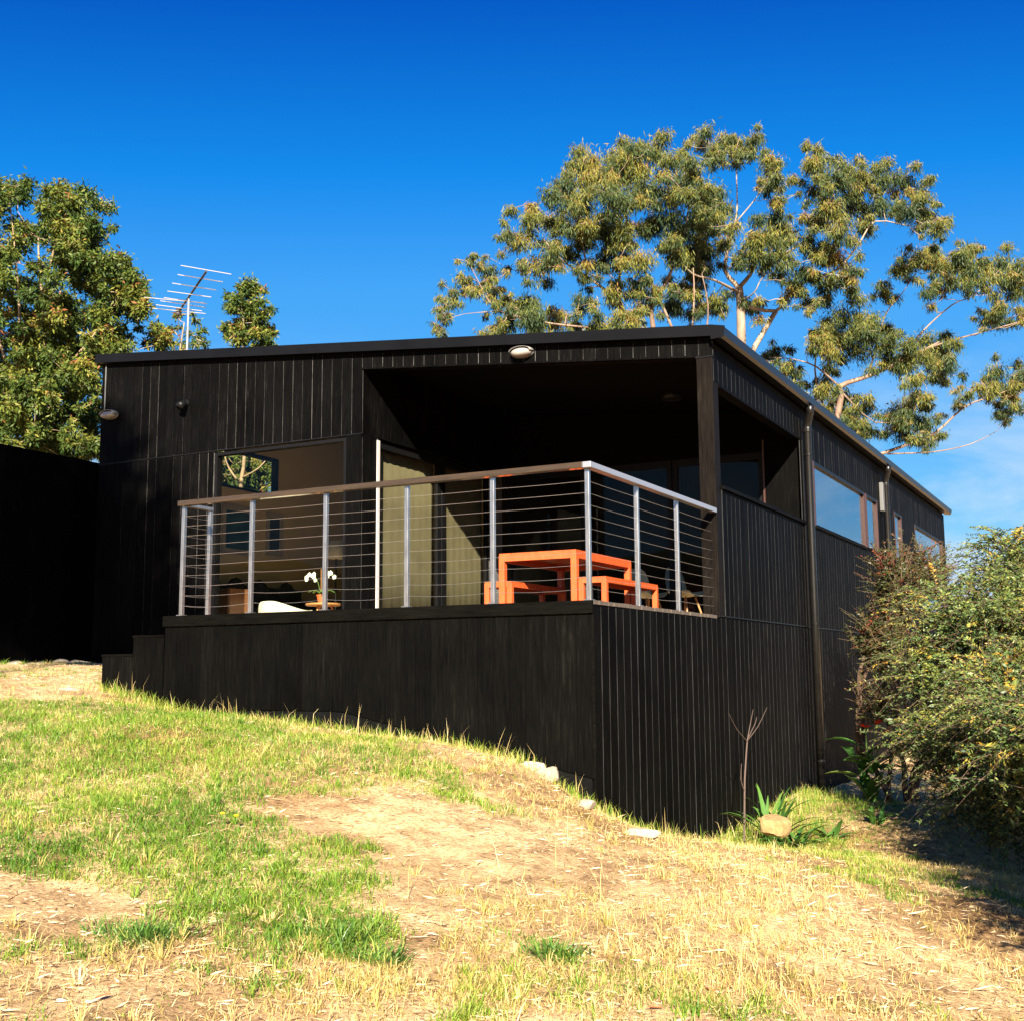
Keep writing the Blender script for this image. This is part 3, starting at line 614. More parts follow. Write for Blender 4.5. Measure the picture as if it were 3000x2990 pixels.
# ------------------------------------------------------------------ cable railing
rl = thing('cable_railing', (-2, .06, 0), 'steel cable railing with timber handrail along the deck edge', 'railing')
RX0, RY = -3.93, .055
def bar(name, a, b, wd, hgt, mat):
    a = np.array(a, float); b = np.array(b, float); d_ = (b - a) / np.linalg.norm(b - a); s_ = np.array([-d_[1], d_[0], 0]) * wd / 2; h_ = np.array([0, 0, hgt])
    return MB().hexa([a - s_, b - s_, b + s_, a + s_, a - s_ + h_, b - s_ + h_, b + s_ + h_, a + s_ + h_]).build(name, mat, rl, bevel=.004)
bar('handrail', (RX0 - .03, .03, .956), (-.0645, .03, .956), .066, .045, RAIL)
bar('handrail', (.0025 - .033, -.003, .9555), (-.0305, YF - .005, .9555), .066, .0445, plain('blue_grey_handrail', (0.30, 0.30, 0.33), 0.3, metal=0.3))
bar('handrail', (RX0, .064, .9565), (RX0, .40, .9565), .05, .03, STEEL)
PX = [-3.93, -3.165, -2.395, -1.607, -.838, -.05]; PYS = [1.0, 1.92]; hw = .017
posts = [(x_, RY) for x_ in PX] + [(-.05, y_) for y_ in PYS] + [(RX0, .385)]
for (x_, y_) in posts:
    po = MB().box(x_ - hw, x_ + hw, y_ - hw, y_ + hw, .008, .956).build('post', STEEL, rl, bevel=.003)
    MB().box(x_ - .032, x_ + .032, y_ - .032, y_ + .032, .001, .0075).build('base_plate', STEEL, po)
def cable(stops, z, sag, ph):
    pts = []
    for (a, b), sg in zip(zip(stops[:-1], stops[1:]), sag):
        for u in np.linspace(0, 1, 9)[:-1]:
            p = np.array(a) * (1 - u) + np.array(b) * u; pts.append((p[0], p[1], z - sg * 4 * u * (1 - u)))
    pts.append((*stops[-1], z))
    MB().tube(pts, .0013, 5).build('cable', CABLE, rl)
for k in range(10):
    z = .868 - .0866 * k; low = max(0, k - 5) / 4
    cable([(x_, RY) for x_ in PX], z, [random.uniform(.001, .004) + low * random.uniform(.008, .022) for _ in range(5)], k)
    cable([(-.05, RY)] + [(-.05, y_) for y_ in PYS] + [(-.05, YF)], z, [random.uniform(.001, .006) + low * random.uniform(0, .01) for _ in range(3)], k)
    cable([(RX0, RY), (RX0, .385)], z, [.003 + low * .004], k)

# ------------------------------------------------------------------ porch furniture
def rect_table(name, label, cat, x0, x1, y0, y1, h, ap, leg, group=None, nsl=6):
    t = thing(name, ((x0 + x1) / 2, (y0 + y1) / 2, 0), label, cat, group)
    wsl = (x1 - x0) / nsl
    for i in range(nsl): MB().box(x0 + i * wsl + .002, x0 + (i + 1) * wsl - .002, y0 + .002, y1 - .002, h - .018, h).build('slat', ORANGE, t)
    MB().box(x0, x1, y0, y0 + .025, h - ap, h - .019).build('apron', ORANGE, t); MB().box(x0, x1, y1 - .025, y1, h - ap, h - .019).build('apron', ORANGE, t)
    MB().box(x0, x0 + .025, y0 + .026, y1 - .026, h - ap, h - .019).build('apron', ORANGE, t); MB().box(x1 - .025, x1, y0 + .026, y1 - .026, h - ap, h - .019).build('apron', ORANGE, t)
    for a in (x0 - .002, x1 - leg + .002):
        for b in (y0 - .002, y1 - leg + .002): MB().box(a, a + leg, b, b + leg, .001, h - .02).build('leg', ORANGE, t, bevel=.003)
    return t
rect_table('dining_table', 'orange painted timber table on the porch between two benches', 'table', -2.545, -1.645, 3.30, 4.79, .742, .085, .065)
rect_table('bench', 'orange timber bench on the right of the orange table', 'bench', -1.62, -1.315, 3.30, 4.76, .452, .06, .055, 'orange benches', 3)
rect_table('bench', 'orange timber bench on the left of the orange table', 'bench', -2.745, -2.42, 3.34, 4.7, .452, .06, .055, 'orange benches', 3)

def shell_chair(x, y, rz, label):
    t = thing('shell_chair', (x, y, 0), label, 'chair', 'shell chairs behind the glass')
    prof = [(.20, .43, .17), (.16, .445, .20), (.06, .44, .215), (-.06, .43, .215), (-.14, .44, .21), (-.185, .50, .21), (-.205, .58, .205), (-.22, .67, .195), (-.235, .76, .17), (-.24, .81, .13), (-.242, .835, .07)]
    P = np.array([[(-(-d_) * 0 + w_ * s_, d_ + .05 * s_ * s_ * (1 if zz > .46 else .2), zz + (.07 * s_ ** 4 if zz < .5 else .0)) for s_ in np.linspace(-1, 1, 11)] for d_, zz, w_ in prof])
    c, s = math.cos(rz), math.sin(rz)
    def tf(P): Q = P.copy(); Q[..., 0] = x + c * P[..., 0] - s * P[..., 1]; Q[..., 1] = y + s * P[..., 0] + c * P[..., 1]; return Q
    MB().grid(tf(P)).build('shell', SHELL, t, smooth=True, solid=.008, sub=1)
    for a in (-1, 1):
        for b in (-1, 1):
            L = tf(np.array([[.10 * a, .08 * b, .43], [.19 * a, .19 * b, .002]])); MB().tube(L, [.014, .010], 8).build('leg', DOWEL, t)
    L = tf(np.array([[-.12, -.1, .33], [.12, .1, .33]])); MB().tube(L, .005, 5).build('brace', BLKPL, t)
    return t
shell_chair(-1.70, 6.75, -1.9, 'cream shell chair behind the glass, nearest the corner post')
shell_chair(-2.2, 6.7, -2.0, 'cream shell chair behind the glass, left of the other shell chair')
# ------------------------------------------------------------------ living room seen through the front window
t = thing('side_table', (-5.36, 4.0, 0), 'small oak side table carrying the potted orchid', 'side table')
MB().lathe((-5.36, 4.0, .315), [(0, 0), (.20, 0), (.215, .01), (.215, .028), (0, .028)], 22).build('table_top', OAK, t)
for a in (0.5, 2.6, 4.7): MB().tube([(-5.36 + .10 * math.cos(a), 4 + .10 * math.sin(a), .318), (-5.36 + .17 * math.cos(a), 4 + .17 * math.sin(a), 0)], [.014, .011], 8).build('leg', OAK, t)
ox, oy, oz = -5.385, 4.0, .345
t = thing('orchid', (ox, oy, oz), 'white flowering orchid in a terracotta pot inside the front window', 'plant')
MB().lathe((ox, oy, oz), [(0, 0), (.045, 0), (.06, .085), (.066, .09), (.066, .105), (.054, .105), (.05, .09), (0, .088)], 18).build('pot', TERRA, t, smooth=False)
for k, a in enumerate((.3, 1.6, 2.9, 4.1, 5.3)):
    P = np.array([[(ox + math.cos(a) * r_ - math.sin(a) * s_ * .024 * math.sin(math.pi * min(1, .15 + u * .85)), oy + math.sin(a) * r_ + math.cos(a) * s_ * .024, oz + .10 + .05 * math.sin(u * 2.6) + .008 * abs(s_)) for s_ in (-1, 0, 1)] for u, r_ in zip(np.linspace(0, 1, 7), np.linspace(.01, .16, 7))])
    MB().grid(P).build('leaf', STEMG, t, smooth=True, solid=.003)
MB().tube([(ox - .01, oy, oz + .1), (ox - .015, oy, oz + .42)], .004, 5).build('stake', DOWEL, t)
fl = 0
for sgn in (-1, 1):
    st = [np.array((ox + sgn * (.02 + .20 * u ** 1.4), oy - .02 * u, oz + .09 + .27 * math.sin(u * 2.25))) for u in np.linspace(0, 1, 12)]
    MB().tube(st, .0035, 5).build('stem', STEMG, t)
    for u in np.linspace(.42, 1.0, 9):
        c = st[int(u * 11)] + np.array([random.uniform(-.02, .02), random.uniform(-.03, .01), random.uniform(-.02, .015)])
        m = MB(); R0 = random.uniform(.026, .034)
        for q in range(5):
            a = q * 2 * math.pi / 5 + .3; n_ = 6
            P = np.array([[(c[0] + R0 * (u_ * math.cos(a)) - s_ * R0 * .48 * math.sin(math.pi * u_ ** .8) * math.sin(a), c[1] - .012 * u_ * u_, c[2] + R0 * (u_ * math.sin(a)) + s_ * R0 * .48 * math.sin(math.pi * u_ ** .8) * math.cos(a)) for s_ in (-1, 0, 1)] for u_ in np.linspace(.05, 1, n_)])
            m.grid(P)
        m.build('flower', PETAL, t, smooth=True)
# low armchair
t = thing('armchair', (-6.3, 4.45, 0), 'low cream armchair with rounded back inside the front window', 'armchair')
ac = (-6.28, 4.45)
rows = []
for zz, sc in ((.06, .93), (.18, 1.0), (.30, 1.02), (.38, 1.0), (.43, .95)):
    rows.append([(ac[0] + .37 * sc * math.cos(a), ac[1] + .33 * sc * math.sin(a), zz * (1 - .28 * max(0, math.cos(a)) ** 1.5) if zz > .3 else zz) for a in np.linspace(math.pi * 1.02, math.pi * 2.15, 18)])
MB().grid(np.array(rows)).build('backrest', FABRIC, t, smooth=True, solid=.09, sub=1)
MB().box(ac[0] - .29, ac[0] + .29, ac[1] - .25, ac[1] + .33, .10, .24).build('seat', FABRIC, t, bevel=.05)
for a in (-1, 1):
    for b in (-1, 1): MB().tube([(ac[0] + .22 * a, ac[1] + .04 + .2 * b, .11), (ac[0] + .25 * a, ac[1] + .04 + .23 * b, 0)], [.016, .011], 8).build('leg', OAK, t)
# sideboard
t = thing('sideboard', (-7.1, 4.05, 0), 'brown timber sideboard at the left of the front window', 'sideboard')
MB().box(-7.5, -6.68, 3.82, 4.25, .12, .575).build('carcass', WALNUT, t, bevel=.004)
for a in (-7.49, -7.085): MB().box(a, a + .395, 3.805, 3.8185, .13, .565).build('door', WALNUT, t)
for a in (-7.44, -6.74):
    for b in (3.87, 4.2): MB().tube([(a, b, .12), (a, b, .0)], [.018, .013], 8).build('leg', WALNUT, t)
# sofa
t = thing('sofa', (-7.3, 5.6, 0), 'dark navy sofa against the left wall inside the living room', 'sofa')
MB().box(-7.9, -7.05, 4.75, 6.6, .12, .40).build('seat', DARKFAB, t, bevel=.05); MB().box(-7.9, -7.68, 4.75, 6.6, .41, .74).build('backrest', DARKFAB, t, bevel=.06)
for b in (4.6, 6.61): MB().box(-7.9, -7.05, b, b + .14, .12, .58).build('armrest', DARKFAB, t, bevel=.05)
for yy in (5.0, 5.5, 6.1): MB().lathe((-7.6, yy, .62), [(0, -.07), (.16, -.05), (.21, 0), (.16, .05), (0, .07)], 12, 'x').build('cushion', DARKFAB, t, smooth=True)
for a in (-7.8, -7.15):
    for b in (4.75, 6.6): MB().lathe((a, b, 0), [(.02, 0), (.025, .12)], 8).build('leg', BLKPL, t)
# pictures
for (ya, yb, za, zb_, mt, lb) in ((5.12, 5.68, 1.24, 1.84, PICT, 'framed teal print on the living room wall, the larger of two'), (6.08, 6.36, 1.29, 1.83, PICT2, 'narrow dark framed print on the living room wall')):
    t = thing('framed_picture', (-7.94, ya, za), lb, 'picture', 'pictures on the living room wall')
    MB().box(-7.948, -7.925, ya - .05, ya - .035, za - .05, zb_ + .05).box(-7.948, -7.925, yb + .035, yb + .05, za - .05, zb_ + .05).box(-7.948, -7.925, ya - .035, yb + .035, za - .05, za - .035).box(-7.948, -7.925, ya - .035, yb + .035, zb_ + .035, zb_ + .05).build('frame', MATW, t)
    MB().box(-7.947, -7.938, ya - .034, yb + .034, za - .034, zb_ + .034).build('mount', MATW, t); MB().box(-7.9375, -7.935, ya + .03, yb - .03, za + .03, zb_ - .03).build('print', mt, t)
a3 = lambda x, y: (600 + x * 600 / 1926, 1250 + y * 600 / 1926)
lp = at(*a3(1235, 1160), Y=5.4)
t = thing('floor_lamp', (lp[0], lp[1], 0), 'floor lamp with a pale drum shade behind the orchid', 'lamp')
MB().lathe((lp[0], lp[1], lp[2] - .11), [(.12, 0), (.11, .24)], 20).build('lamp_shade', SHADE, t, smooth=True)
MB().tube([(lp[0], lp[1], .02), (lp[0], lp[1], lp[2])], .01, 8).build('stand', BLKPL, t); MB().lathe((lp[0], lp[1], 0), [(0, 0), (.13, 0), (.13, .015), (0, .02)], 18).build('base', BLKPL, t)

# ------------------------------------------------------------------ black timber screen beside the house
fx = -9.1
t = thing('fence', (fx, 4, -.35), 'tall black timber fence to the left of the house', 'fence')
MB().box(fx - .06, fx - .023, .4, 9.0, -.6, 2.36).build('backing', BLACK, t)
y = .4
while y < 8.95:
    j = jit() * 2; MB().box(fx - .022 + j, fx + j, y + .002, y + .136, gz(fx, y) - .1, 2.385 + random.uniform(-.004, .004)).build('board', BOARD, t); y += .1385
for yy in (1.2, 3.4, 5.6, 7.8): MB().box(fx - .17, fx - .061, yy, yy + .1, -.7, 2.3).build('post', BOARD, t)

# ------------------------------------------------------------------ trees
z5 = lambda x, y: (1250 + x * 1750 / 1932, 350 + y * 1750 / 1932)
def bent(a, b, k=6, amt=.12):
    a = np.array(a); b = np.array(b); L = np.linalg.norm(b - a); o = rng.normal(size=3) * L * amt; o[2] -= L * amt * .3
    return [a * (1 - u) + b * u + o * math.sin(math.pi * u) + (rng.normal(size=3) * L * .02 if 0 < u < 1 else 0) for u in np.linspace(0, 1, k)]
def smooth_path(P, k=3):
    P = [np.array(p, float) for p in P]; out = []
    for i in range(len(P) - 1):
        p0 = P[max(i - 1, 0)]; p1 = P[i]; p2 = P[i + 1]; p3 = P[min(i + 2, len(P) - 1)]
        for u in np.linspace(0, 1, k + 1)[:-1]:
            out.append(.5 * ((2 * p1) + (-p0 + p2) * u + (2 * p0 - 5 * p1 + 4 * p2 - p3) * u * u + (-p0 + 3 * p1 - 3 * p2 + p3) * u ** 3))
    out.append(P[-1]); return out
def tree(name, label, limbs, clumps, bark, leafm, foot, nleaf, L, W, hang, group, spread=1.0, sub=9, rbias=0.0, twr=.012, colr=0.0):
    """limbs: list of (points, r0, r1); clumps: (centre, radius). Each clump gets a branch from the nearest limb point, twigs and hanging leaves."""
    tr = thing(name, foot, label, 'tree', group)
    mb = MB(); nodes_ = []
    for P, r0, r1 in limbs:
        r0, r1 = r0 * .48, r1 * .5; Q = smooth_path(P); n = len(Q); rr = [r0 + (r1 - r0) * (i / (n - 1)) ** .8 for i in range(n)]
        mb.tube(Q, rr, 8); nodes_ += [(q, r) for q, r in zip(Q, rr)]
    mb.build('trunk', bark, tr, smooth=True)
    NP = np.array([q for q, _ in nodes_]); NR = np.array([r for _, r in nodes_])
    bm_ = MB(); PP = []; DD = []; RR = []; LL = []
    order = sorted(range(len(clumps)), key=lambda i: np.min(np.linalg.norm(NP - clumps[i][0], axis=1)))
    for i in order:
        c, r = clumps[i]; dd = NP - c; dist = np.linalg.norm(dd, axis=1) + np.maximum(0, dd[:, 2]) * .8
        j = int(np.argmin(dist)); rb = min(NR[j] * .5, max(.007, .008 + .009 * np.linalg.norm(NP[j] - c)))
        path = bent(NP[j], c, 6, .1); bm_.tube(path, [rb + (twr * .7 - rb) * u for u in np.linspace(0, 1, 6)], 5, False)
        NP = np.vstack([NP, np.array(path[2:])]); NR = np.concatenate([NR, [rb * .8, rb * .7, rb * .6, rb * .5]])
        tone = rng.normal(0, .17) + rbias
        for s_ in range(sub):
            v = unit(rng.normal(size=3)); v[2] = abs(v[2]) * .9 - .25; e = c + v * r * rng.uniform(.5, 1.45) * spread
            tw = bent(c, e, 4, .15); bm_.tube(tw, [twr * .55, twr * .4, twr * .3, twr * .15], 3, False)
            m = max(6, int(nleaf * (r ** 2) / sub)); u = rng.random(m) ** .6; q = np.array(tw)[np.minimum((u * 3).astype(int), 2)]
            P = q + rng.normal(size=(m, 3)) * r * np.array([.27, .27, .30]) * spread
            outw = unit(P - c); D = rng.normal(size=(m, 3)) * .5 + outw * .3 + np.array([0, 0, -hang])
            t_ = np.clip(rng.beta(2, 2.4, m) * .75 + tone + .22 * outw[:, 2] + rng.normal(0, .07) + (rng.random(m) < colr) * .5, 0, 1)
            PP.append(P); DD.append(D); RR.append(t_); LL.append(rng.uniform(.65, 1.25, m) * L)
    bm_.build('branches', bark, tr, kind='stuff')
    P = np.concatenate(PP); LLc = np.concatenate(LL)
    V, F, R_ = leaf_arrays(P, np.concatenate(DD), LLc, LLc * W, np.concatenate(RR))
    quick_mesh('crown', V, F, leafm, tr, R_, kind='stuff')
    return tr, len(P)
def depth_limbs(spec, D, conv):
    out = []
    for pts, r0, r1 in spec: out.append(([at(*conv(p[0], p[1]), D=D + (p[2] if len(p) > 2 else 0)) for p in pts], r0, r1))
    return out
def px_clumps(spec, D, conv, srcpx, dvar, grow=1.0, sat=6):
    out = []
    for x, y, r in spec:
        dd = D + rng.uniform(-dvar, dvar); out.append((at(*conv(x, y), D=dd), r * .85 * srcpx / FPX * dd * grow))
        for k in range(sat):
            a = rng.uniform(0, 2 * math.pi); dd = D + rng.uniform(-dvar, dvar); q = r * rng.uniform(.7, 1.6)
            out.append((at(*conv(x + q * math.cos(a), y + q * .8 * math.sin(a)), D=dd), r * rng.uniform(.28, .58) * srcpx / FPX * dd * grow))
    return out
NL = 0
D1 = 25.5; k5 = 1750 / 1932
foot = at(*z5(1018, 720), D=D1); fb = np.array([foot[0], foot[1], gz(foot[0], foot[1]) - .3])
limbsA = depth_limbs([
    ([(1015, 600), (1008, 545), (965, 490), (975, 400), (960, 330), (990, 260)], .15, .03),
    ([(1010, 545), (1045, 505), (1080, 450), (1170, 428, .5), (1240, 370, .8), (1262, 300, 1)], .11, .02),
    ([(975, 420), (1002, 310), (1003, 210), (1000, 110), (1012, 60)], .05, .012),
    ([(1003, 330), (1060, 262), (1100, 205), (1130, 150)], .035, .01),
    ([(1018, 600, .3), (1130, 620, .6), (1180, 555, .5), (1250, 515), (1330, 485), (1400, 400), (1450, 330), (1560, 345)], .10, .02),
    ([(1018, 590), (1060, 560, -.6), (1080, 520, -.7), (1110, 490, -.7)], .04, .015),
    ([(1010, 560), (930, 520, -1), (860, 500, -1.3), (810, 440, -1.5), (780, 360, -1.4)], .07, .02)], D1, z5)
limbsA.insert(0, ([fb, at(*z5(1022, 900), D=D1), foot, at(*z5(1015, 600), D=D1), at(*z5(1010, 540), D=D1)], .27, .16))
limbsA.append(([at(*z5(1030, 800), D=D1), at(*z5(1062, 735), D=D1 + .3), at(*z5(1130, 620), D=D1 + .6)], .16, .10))
cA = [(960, 80, 55), (1050, 70, 42), (890, 85, 38), (1120, 150, 48), (1100, 230, 33), (1130, 190, 42), (940, 130, 36), (1020, 110, 35), (1110, 390, 72), (1140, 310, 45), (1060, 440, 45), (1020, 460, 38), (1160, 360, 50),
    (1250, 150, 52), (1330, 190, 66), (1260, 230, 48), (1400, 190, 48), (1480, 200, 56), (1550, 205, 50), (1300, 290, 56), (1380, 270, 66), (1470, 280, 56), (1330, 360, 56), (1410, 350, 50), (1240, 330, 38), (1560, 300, 46), (1620, 310, 44), (1650, 360, 40), (1600, 260, 40),
    (1260, 430, 56), (1330, 450, 54), (1220, 500, 54), (1300, 540, 50), (1180, 560, 40), (1350, 520, 42), (1230, 590, 32), (900, 430, 60), (880, 500, 55), (930, 590, 48), (870, 610, 50), (960, 400, 45), (830, 560, 50), (1060, 610, 40), (1150, 470, 45)]
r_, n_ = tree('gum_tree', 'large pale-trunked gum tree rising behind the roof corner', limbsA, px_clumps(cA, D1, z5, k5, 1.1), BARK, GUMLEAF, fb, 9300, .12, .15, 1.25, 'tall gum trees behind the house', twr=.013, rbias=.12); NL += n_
D1b = 24.0
fo = at(*z5(735, 700), D=D1b); fbb = np.array([fo[0], fo[1], gz(fo[0], fo[1]) - .3])
limbsB = depth_limbs([
    ([(735, 690), (728, 600), (770, 540), (810, 440), (835, 370), (850, 250)], .12, .02),
    ([(735, 720), (640, 630), (600, 572), (520, 510), (440, 458), (380, 390)], .12, .02),
    ([(640, 630), (622, 560), (628, 470), (642, 380), (650, 260), (640, 150)], .08, .015),
    ([(800, 690), (740, 555), (665, 430), (600, 385), (540, 330)], .07, .015),
    ([(520, 510), (512, 440), (500, 390), (470, 300)], .05, .012),
    ([(735, 730), (560, 680, -.5), (400, 660, -.8), (250, 625, -1), (200, 585, -1), (170, 530, -1), (140, 470, -1)], .06, .012),
    ([(240, 620, -1), (120, 630, -1.1), (65, 650, -1.1)], .018, .008),
    ([(860, 690), (865, 560), (862, 480)], .05, .02), ([(905, 690), (910, 600), (890, 500)], .05, .015)], D1b, z5)
limbsB.insert(0, ([fbb, at(*z5(740, 900), D=D1b), fo], .26, .16))
cB = [(520, 160, 62), (620, 130, 74), (730, 110, 66), (800, 130, 48), (400, 250, 62), (330, 330, 54), (300, 400, 48), (350, 480, 52), (500, 290, 74), (600, 240, 80), (720, 230, 80), (830, 200, 62), (900, 250, 70), (870, 340, 80), (780, 330, 80), (640, 370, 70), (500, 400, 54), (560, 470, 54), (700, 460, 62), (820, 450, 60), (440, 330, 55), (680, 170, 60), (460, 220, 45), (570, 350, 60), (940, 320, 50), (410, 420, 50), (600, 430, 50),
    (600, 560, 52), (500, 610, 40), (660, 660, 45), (560, 665, 45), (350, 640, 72), (260, 665, 52), (420, 655, 54), (800, 600, 52), (740, 560, 45), (680, 540, 45), (330, 600, 50), (230, 690, 40), (620, 640, 45),
    (110, 520, 40), (200, 490, 40), (220, 550, 36), (90, 590, 36), (60, 645, 26), (140, 460, 28), (250, 580, 22), (160, 560, 30), (50, 680, 18)]
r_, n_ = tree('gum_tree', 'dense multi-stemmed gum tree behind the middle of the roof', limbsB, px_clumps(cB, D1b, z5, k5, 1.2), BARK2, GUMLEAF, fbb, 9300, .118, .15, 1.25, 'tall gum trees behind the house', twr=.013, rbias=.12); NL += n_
D2 = 27.0
fo2 = at(*z5(1290, 1300), D=D2); fb2 = np.array([fo2[0], fo2[1], gz(fo2[0], fo2[1]) - .3])
limbsC = depth_limbs([
    ([(1290, 1200), (1310, 1050), (1340, 900), (1340, 862), (1430, 830), (1520, 790), (1620, 740), (1660, 720)], .20, .04),
    ([(1300, 1100), (1420, 1095), (1560, 1050), (1650, 1010), (1740, 930), (1830, 895), (1900, 870)], .11, .015),
    ([(1490, 1082), (1640, 1075), (1760, 1050), (1850, 1005)], .04, .01),
    ([(1340, 870), (1260, 800), (1180, 775), (1120, 770)], .06, .012), ([(1310, 1000), (1260, 850), (1265, 745), (1320, 700)], .07, .015),
    ([(1620, 740), (1700, 715), (1790, 690), (1900, 660), (1960, 640)], .05, .012),
    ([(1430, 830), (1480, 640), (1540, 560), (1600, 470)], .05, .012), ([(1520, 790), (1600, 690), (1700, 600), (1770, 570), (1850, 490)], .05, .012),
    ([(1500, 800), (1570, 780), (1650, 800)], .03, .01), ([(1340, 880), (1450, 980), (1560, 960)], .05, .012)], D2, z5)
limbsC.insert(0, ([fb2, fo2, at(*z5(1290, 1200), D=D2)], .28, .2))
cC = [(1590, 450, 58), (1660, 470, 54), (1530, 490, 42), (1760, 480, 54), (1850, 470, 54), (1910, 480, 46), (1900, 560, 54), (1800, 520, 46), (1690, 530, 46), (1480, 560, 38), (1620, 560, 36), (1850, 650, 44), (1800, 650, 28), (1340, 650, 68), (1430, 660, 64), (1290, 690, 54), (1380, 740, 72), (1480, 740, 64), (1300, 760, 54), (1580, 760, 64), (1660, 750, 58), (1540, 800, 54), (1690, 800, 40), (1640, 830, 36), (1120, 760, 38), (1170, 795, 33), (1190, 825, 33), (1270, 880, 46), (1340, 900, 54), (1410, 930, 50), (1380, 990, 46), (1300, 940, 38), (1430, 1000, 32), (1560, 930, 54), (1600, 980, 54), (1500, 960, 46), (1620, 1040, 36), (1550, 1020, 42), (1840, 820, 50), (1870, 880, 46), (1790, 870, 36), (1900, 930, 36), (1860, 950, 32), (1740, 900, 30), (1960, 560, 54), (1975, 640, 46), (1940, 820, 40), (1700, 480, 40), (1740, 430, 36)]
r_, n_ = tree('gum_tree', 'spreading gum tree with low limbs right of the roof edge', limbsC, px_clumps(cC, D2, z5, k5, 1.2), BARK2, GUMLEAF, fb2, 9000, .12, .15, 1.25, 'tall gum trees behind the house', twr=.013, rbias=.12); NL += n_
# trees at the left, behind the fence
def inside(poly, x, y):
    c = False; j = len(poly) - 1
    for i in range(len(poly)):
        if (poly[i][1] > y) != (poly[j][1] > y) and x < (poly[j][0] - poly[i][0]) * (y - poly[i][1]) / (poly[j][1] - poly[i][1]) + poly[i][0]: c = not c
        j = i
    return c
def fill(poly, n, r0, r1):
    xs = [p[0] for p in poly]; ys = [p[1] for p in poly]; out = []
    while len(out) < n:
        x, y = rng.uniform(min(xs), max(xs)), rng.uniform(min(ys), max(ys)); r = rng.uniform(r0, r1)
        if inside(poly, x, y) and all((x - a) ** 2 + (y - b) ** 2 > (.55 * r) ** 2 for a, b, _ in out[-60:]): out.append((x, y, r))
    return out
k1 = 1000 / 1926; DL = 18.0
fo = at(*z1(190, 1720), D=DL); fb3 = np.array([fo[0], fo[1], gz(fo[0], fo[1]) - .2])
polyL = [(-330, 420), (-120, 240), (20, 235), (180, 235), (320, 270), (480, 300), (580, 400), (590, 520), (480, 590), (640, 640), (780, 740), (830, 850), (820, 960), (880, 1050), (930, 1170), (840, 1260), (560, 1260), (520, 1560), (520, 1760), (300, 1800), (60, 1700), (-330, 1650)]
limbsL = depth_limbs([
    ([(185, 1730), (150, 1640), (135, 1560), (120, 1450), (70, 1350), (10, 1200), (-40, 1000)], .11, .03),
    ([(190, 1720), (205, 1640), (225, 1560), (235, 1440), (250, 1200), (240, 950), (220, 700), (215, 500)], .11, .02),
    ([(240, 950), (290, 700), (340, 500), (400, 400)], .05, .012), ([(245, 1150), (330, 980), (345, 850), (420, 650)], .06, .012),
    ([(150, 1640), (70, 1560), (-20, 1480)], .05, .012), ([(235, 1440), (420, 1250), (560, 1080), (680, 900)], .06, .012), ([(100, 1350), (110, 1000), (90, 700), (60, 400)], .06, .012)], DL, z1)
limbsL.insert(0, ([fb3, fo], .15, .12))
r_, n_ = tree('broadleaf_tree', 'big dense yellow-green tree behind the fence at the left edge', limbsL, px_clumps(fill(polyL, 190, 52, 85) + fill([(-60, 1330), (560, 1280), (560, 1860), (300, 1880), (-60, 1760)], 60, 45, 70), DL, z1, k1, 1.3, 1.08, 1), BARKD, LEFTLEAF, fb3, 17500, .078, .34, .35, 'trees behind the fence', sub=9, twr=.010, colr=.003, rbias=.08, spread=1.15); NL += n_
D3 = 19.5
fo = at(711, 1023, D=D3); fb4 = np.array([fo[0], fo[1], gz(fo[0], fo[1]) - .2])
limbsS = [([fb4, at(700, 1560, D=D3), at(706, 1420, D=D3), at(716, 1340, D=D3), at(713, 1180, D=D3), fo, at(713, 950, D=D3), at(705, 850, D=D3)], .10, .02), ([at(706, 1420, D=D3), at(670, 1370, D=D3), at(655, 1320, D=D3), at(640, 1250, D=D3)], .04, .012), ([at(709, 1400, D=D3), at(760, 1370, D=D3 - .3), at(800, 1320, D=D3 - .3)], .04, .012)]
polyS = [(1395, 800), (1450, 870), (1500, 980), (1540, 1090), (1560, 1180), (1540, 1240), (1270, 1240), (1275, 1060), (1300, 950), (1345, 860)]
cs = px_clumps(fill(polyS, 34, 34, 52), D3, z1, k1, .8, 1.0, 1) + px_clumps([(x, y, 38) for x, y, _ in fill([(1120, 1660), (1690, 1660), (1690, 2060), (1120, 2060)], 70, 20, 30)], D3 + 1.0, z1, k1, .7)
r_, n_ = tree('broadleaf_tree', 'small cone-shaped tree showing above the roof right of the antenna', limbsS, cs, BARKD, LEFTLEAF, fb4, 24000, .075, .34, .35, 'trees behind the fence', sub=8, twr=.009, colr=.003, rbias=.08, spread=1.1); NL += n_
D4 = 19.0
fo = at(*z1(1010, 1260), D=D4); fb5 = np.array([fo[0], fo[1], gz(fo[0], fo[1]) - .2])
limbsM = [([fb5, at(*z1(1000, 1500), D=D4), fo, at(*z1(1040, 1050), D=D4)], .07, .015), ([fo, at(*z1(960, 1150), D=D4), at(*z1(930, 1080), D=D4)], .03, .012)]
cM = [(1000, 1010, 30), (1100, 1040, 30), (1140, 1090, 26), (1060, 1110, 30), (960, 1090, 34), (940, 1160, 34), (1020, 1180, 40), (1110, 1170, 36), (1150, 1160, 24), (900, 1200, 40), (1050, 1240, 44), (950, 1250, 40), (1120, 1240, 36)]
r_, n_ = tree('broadleaf_tree', 'thin sparse tree behind the antenna mast', limbsM, px_clumps(cM, D4, z1, k1, .5, 1.0, 1), BARKD, LEFTLEAF, fb5, 17000, .075, .3, .5, 'trees behind the fence', sub=5, twr=.010); NL += n_
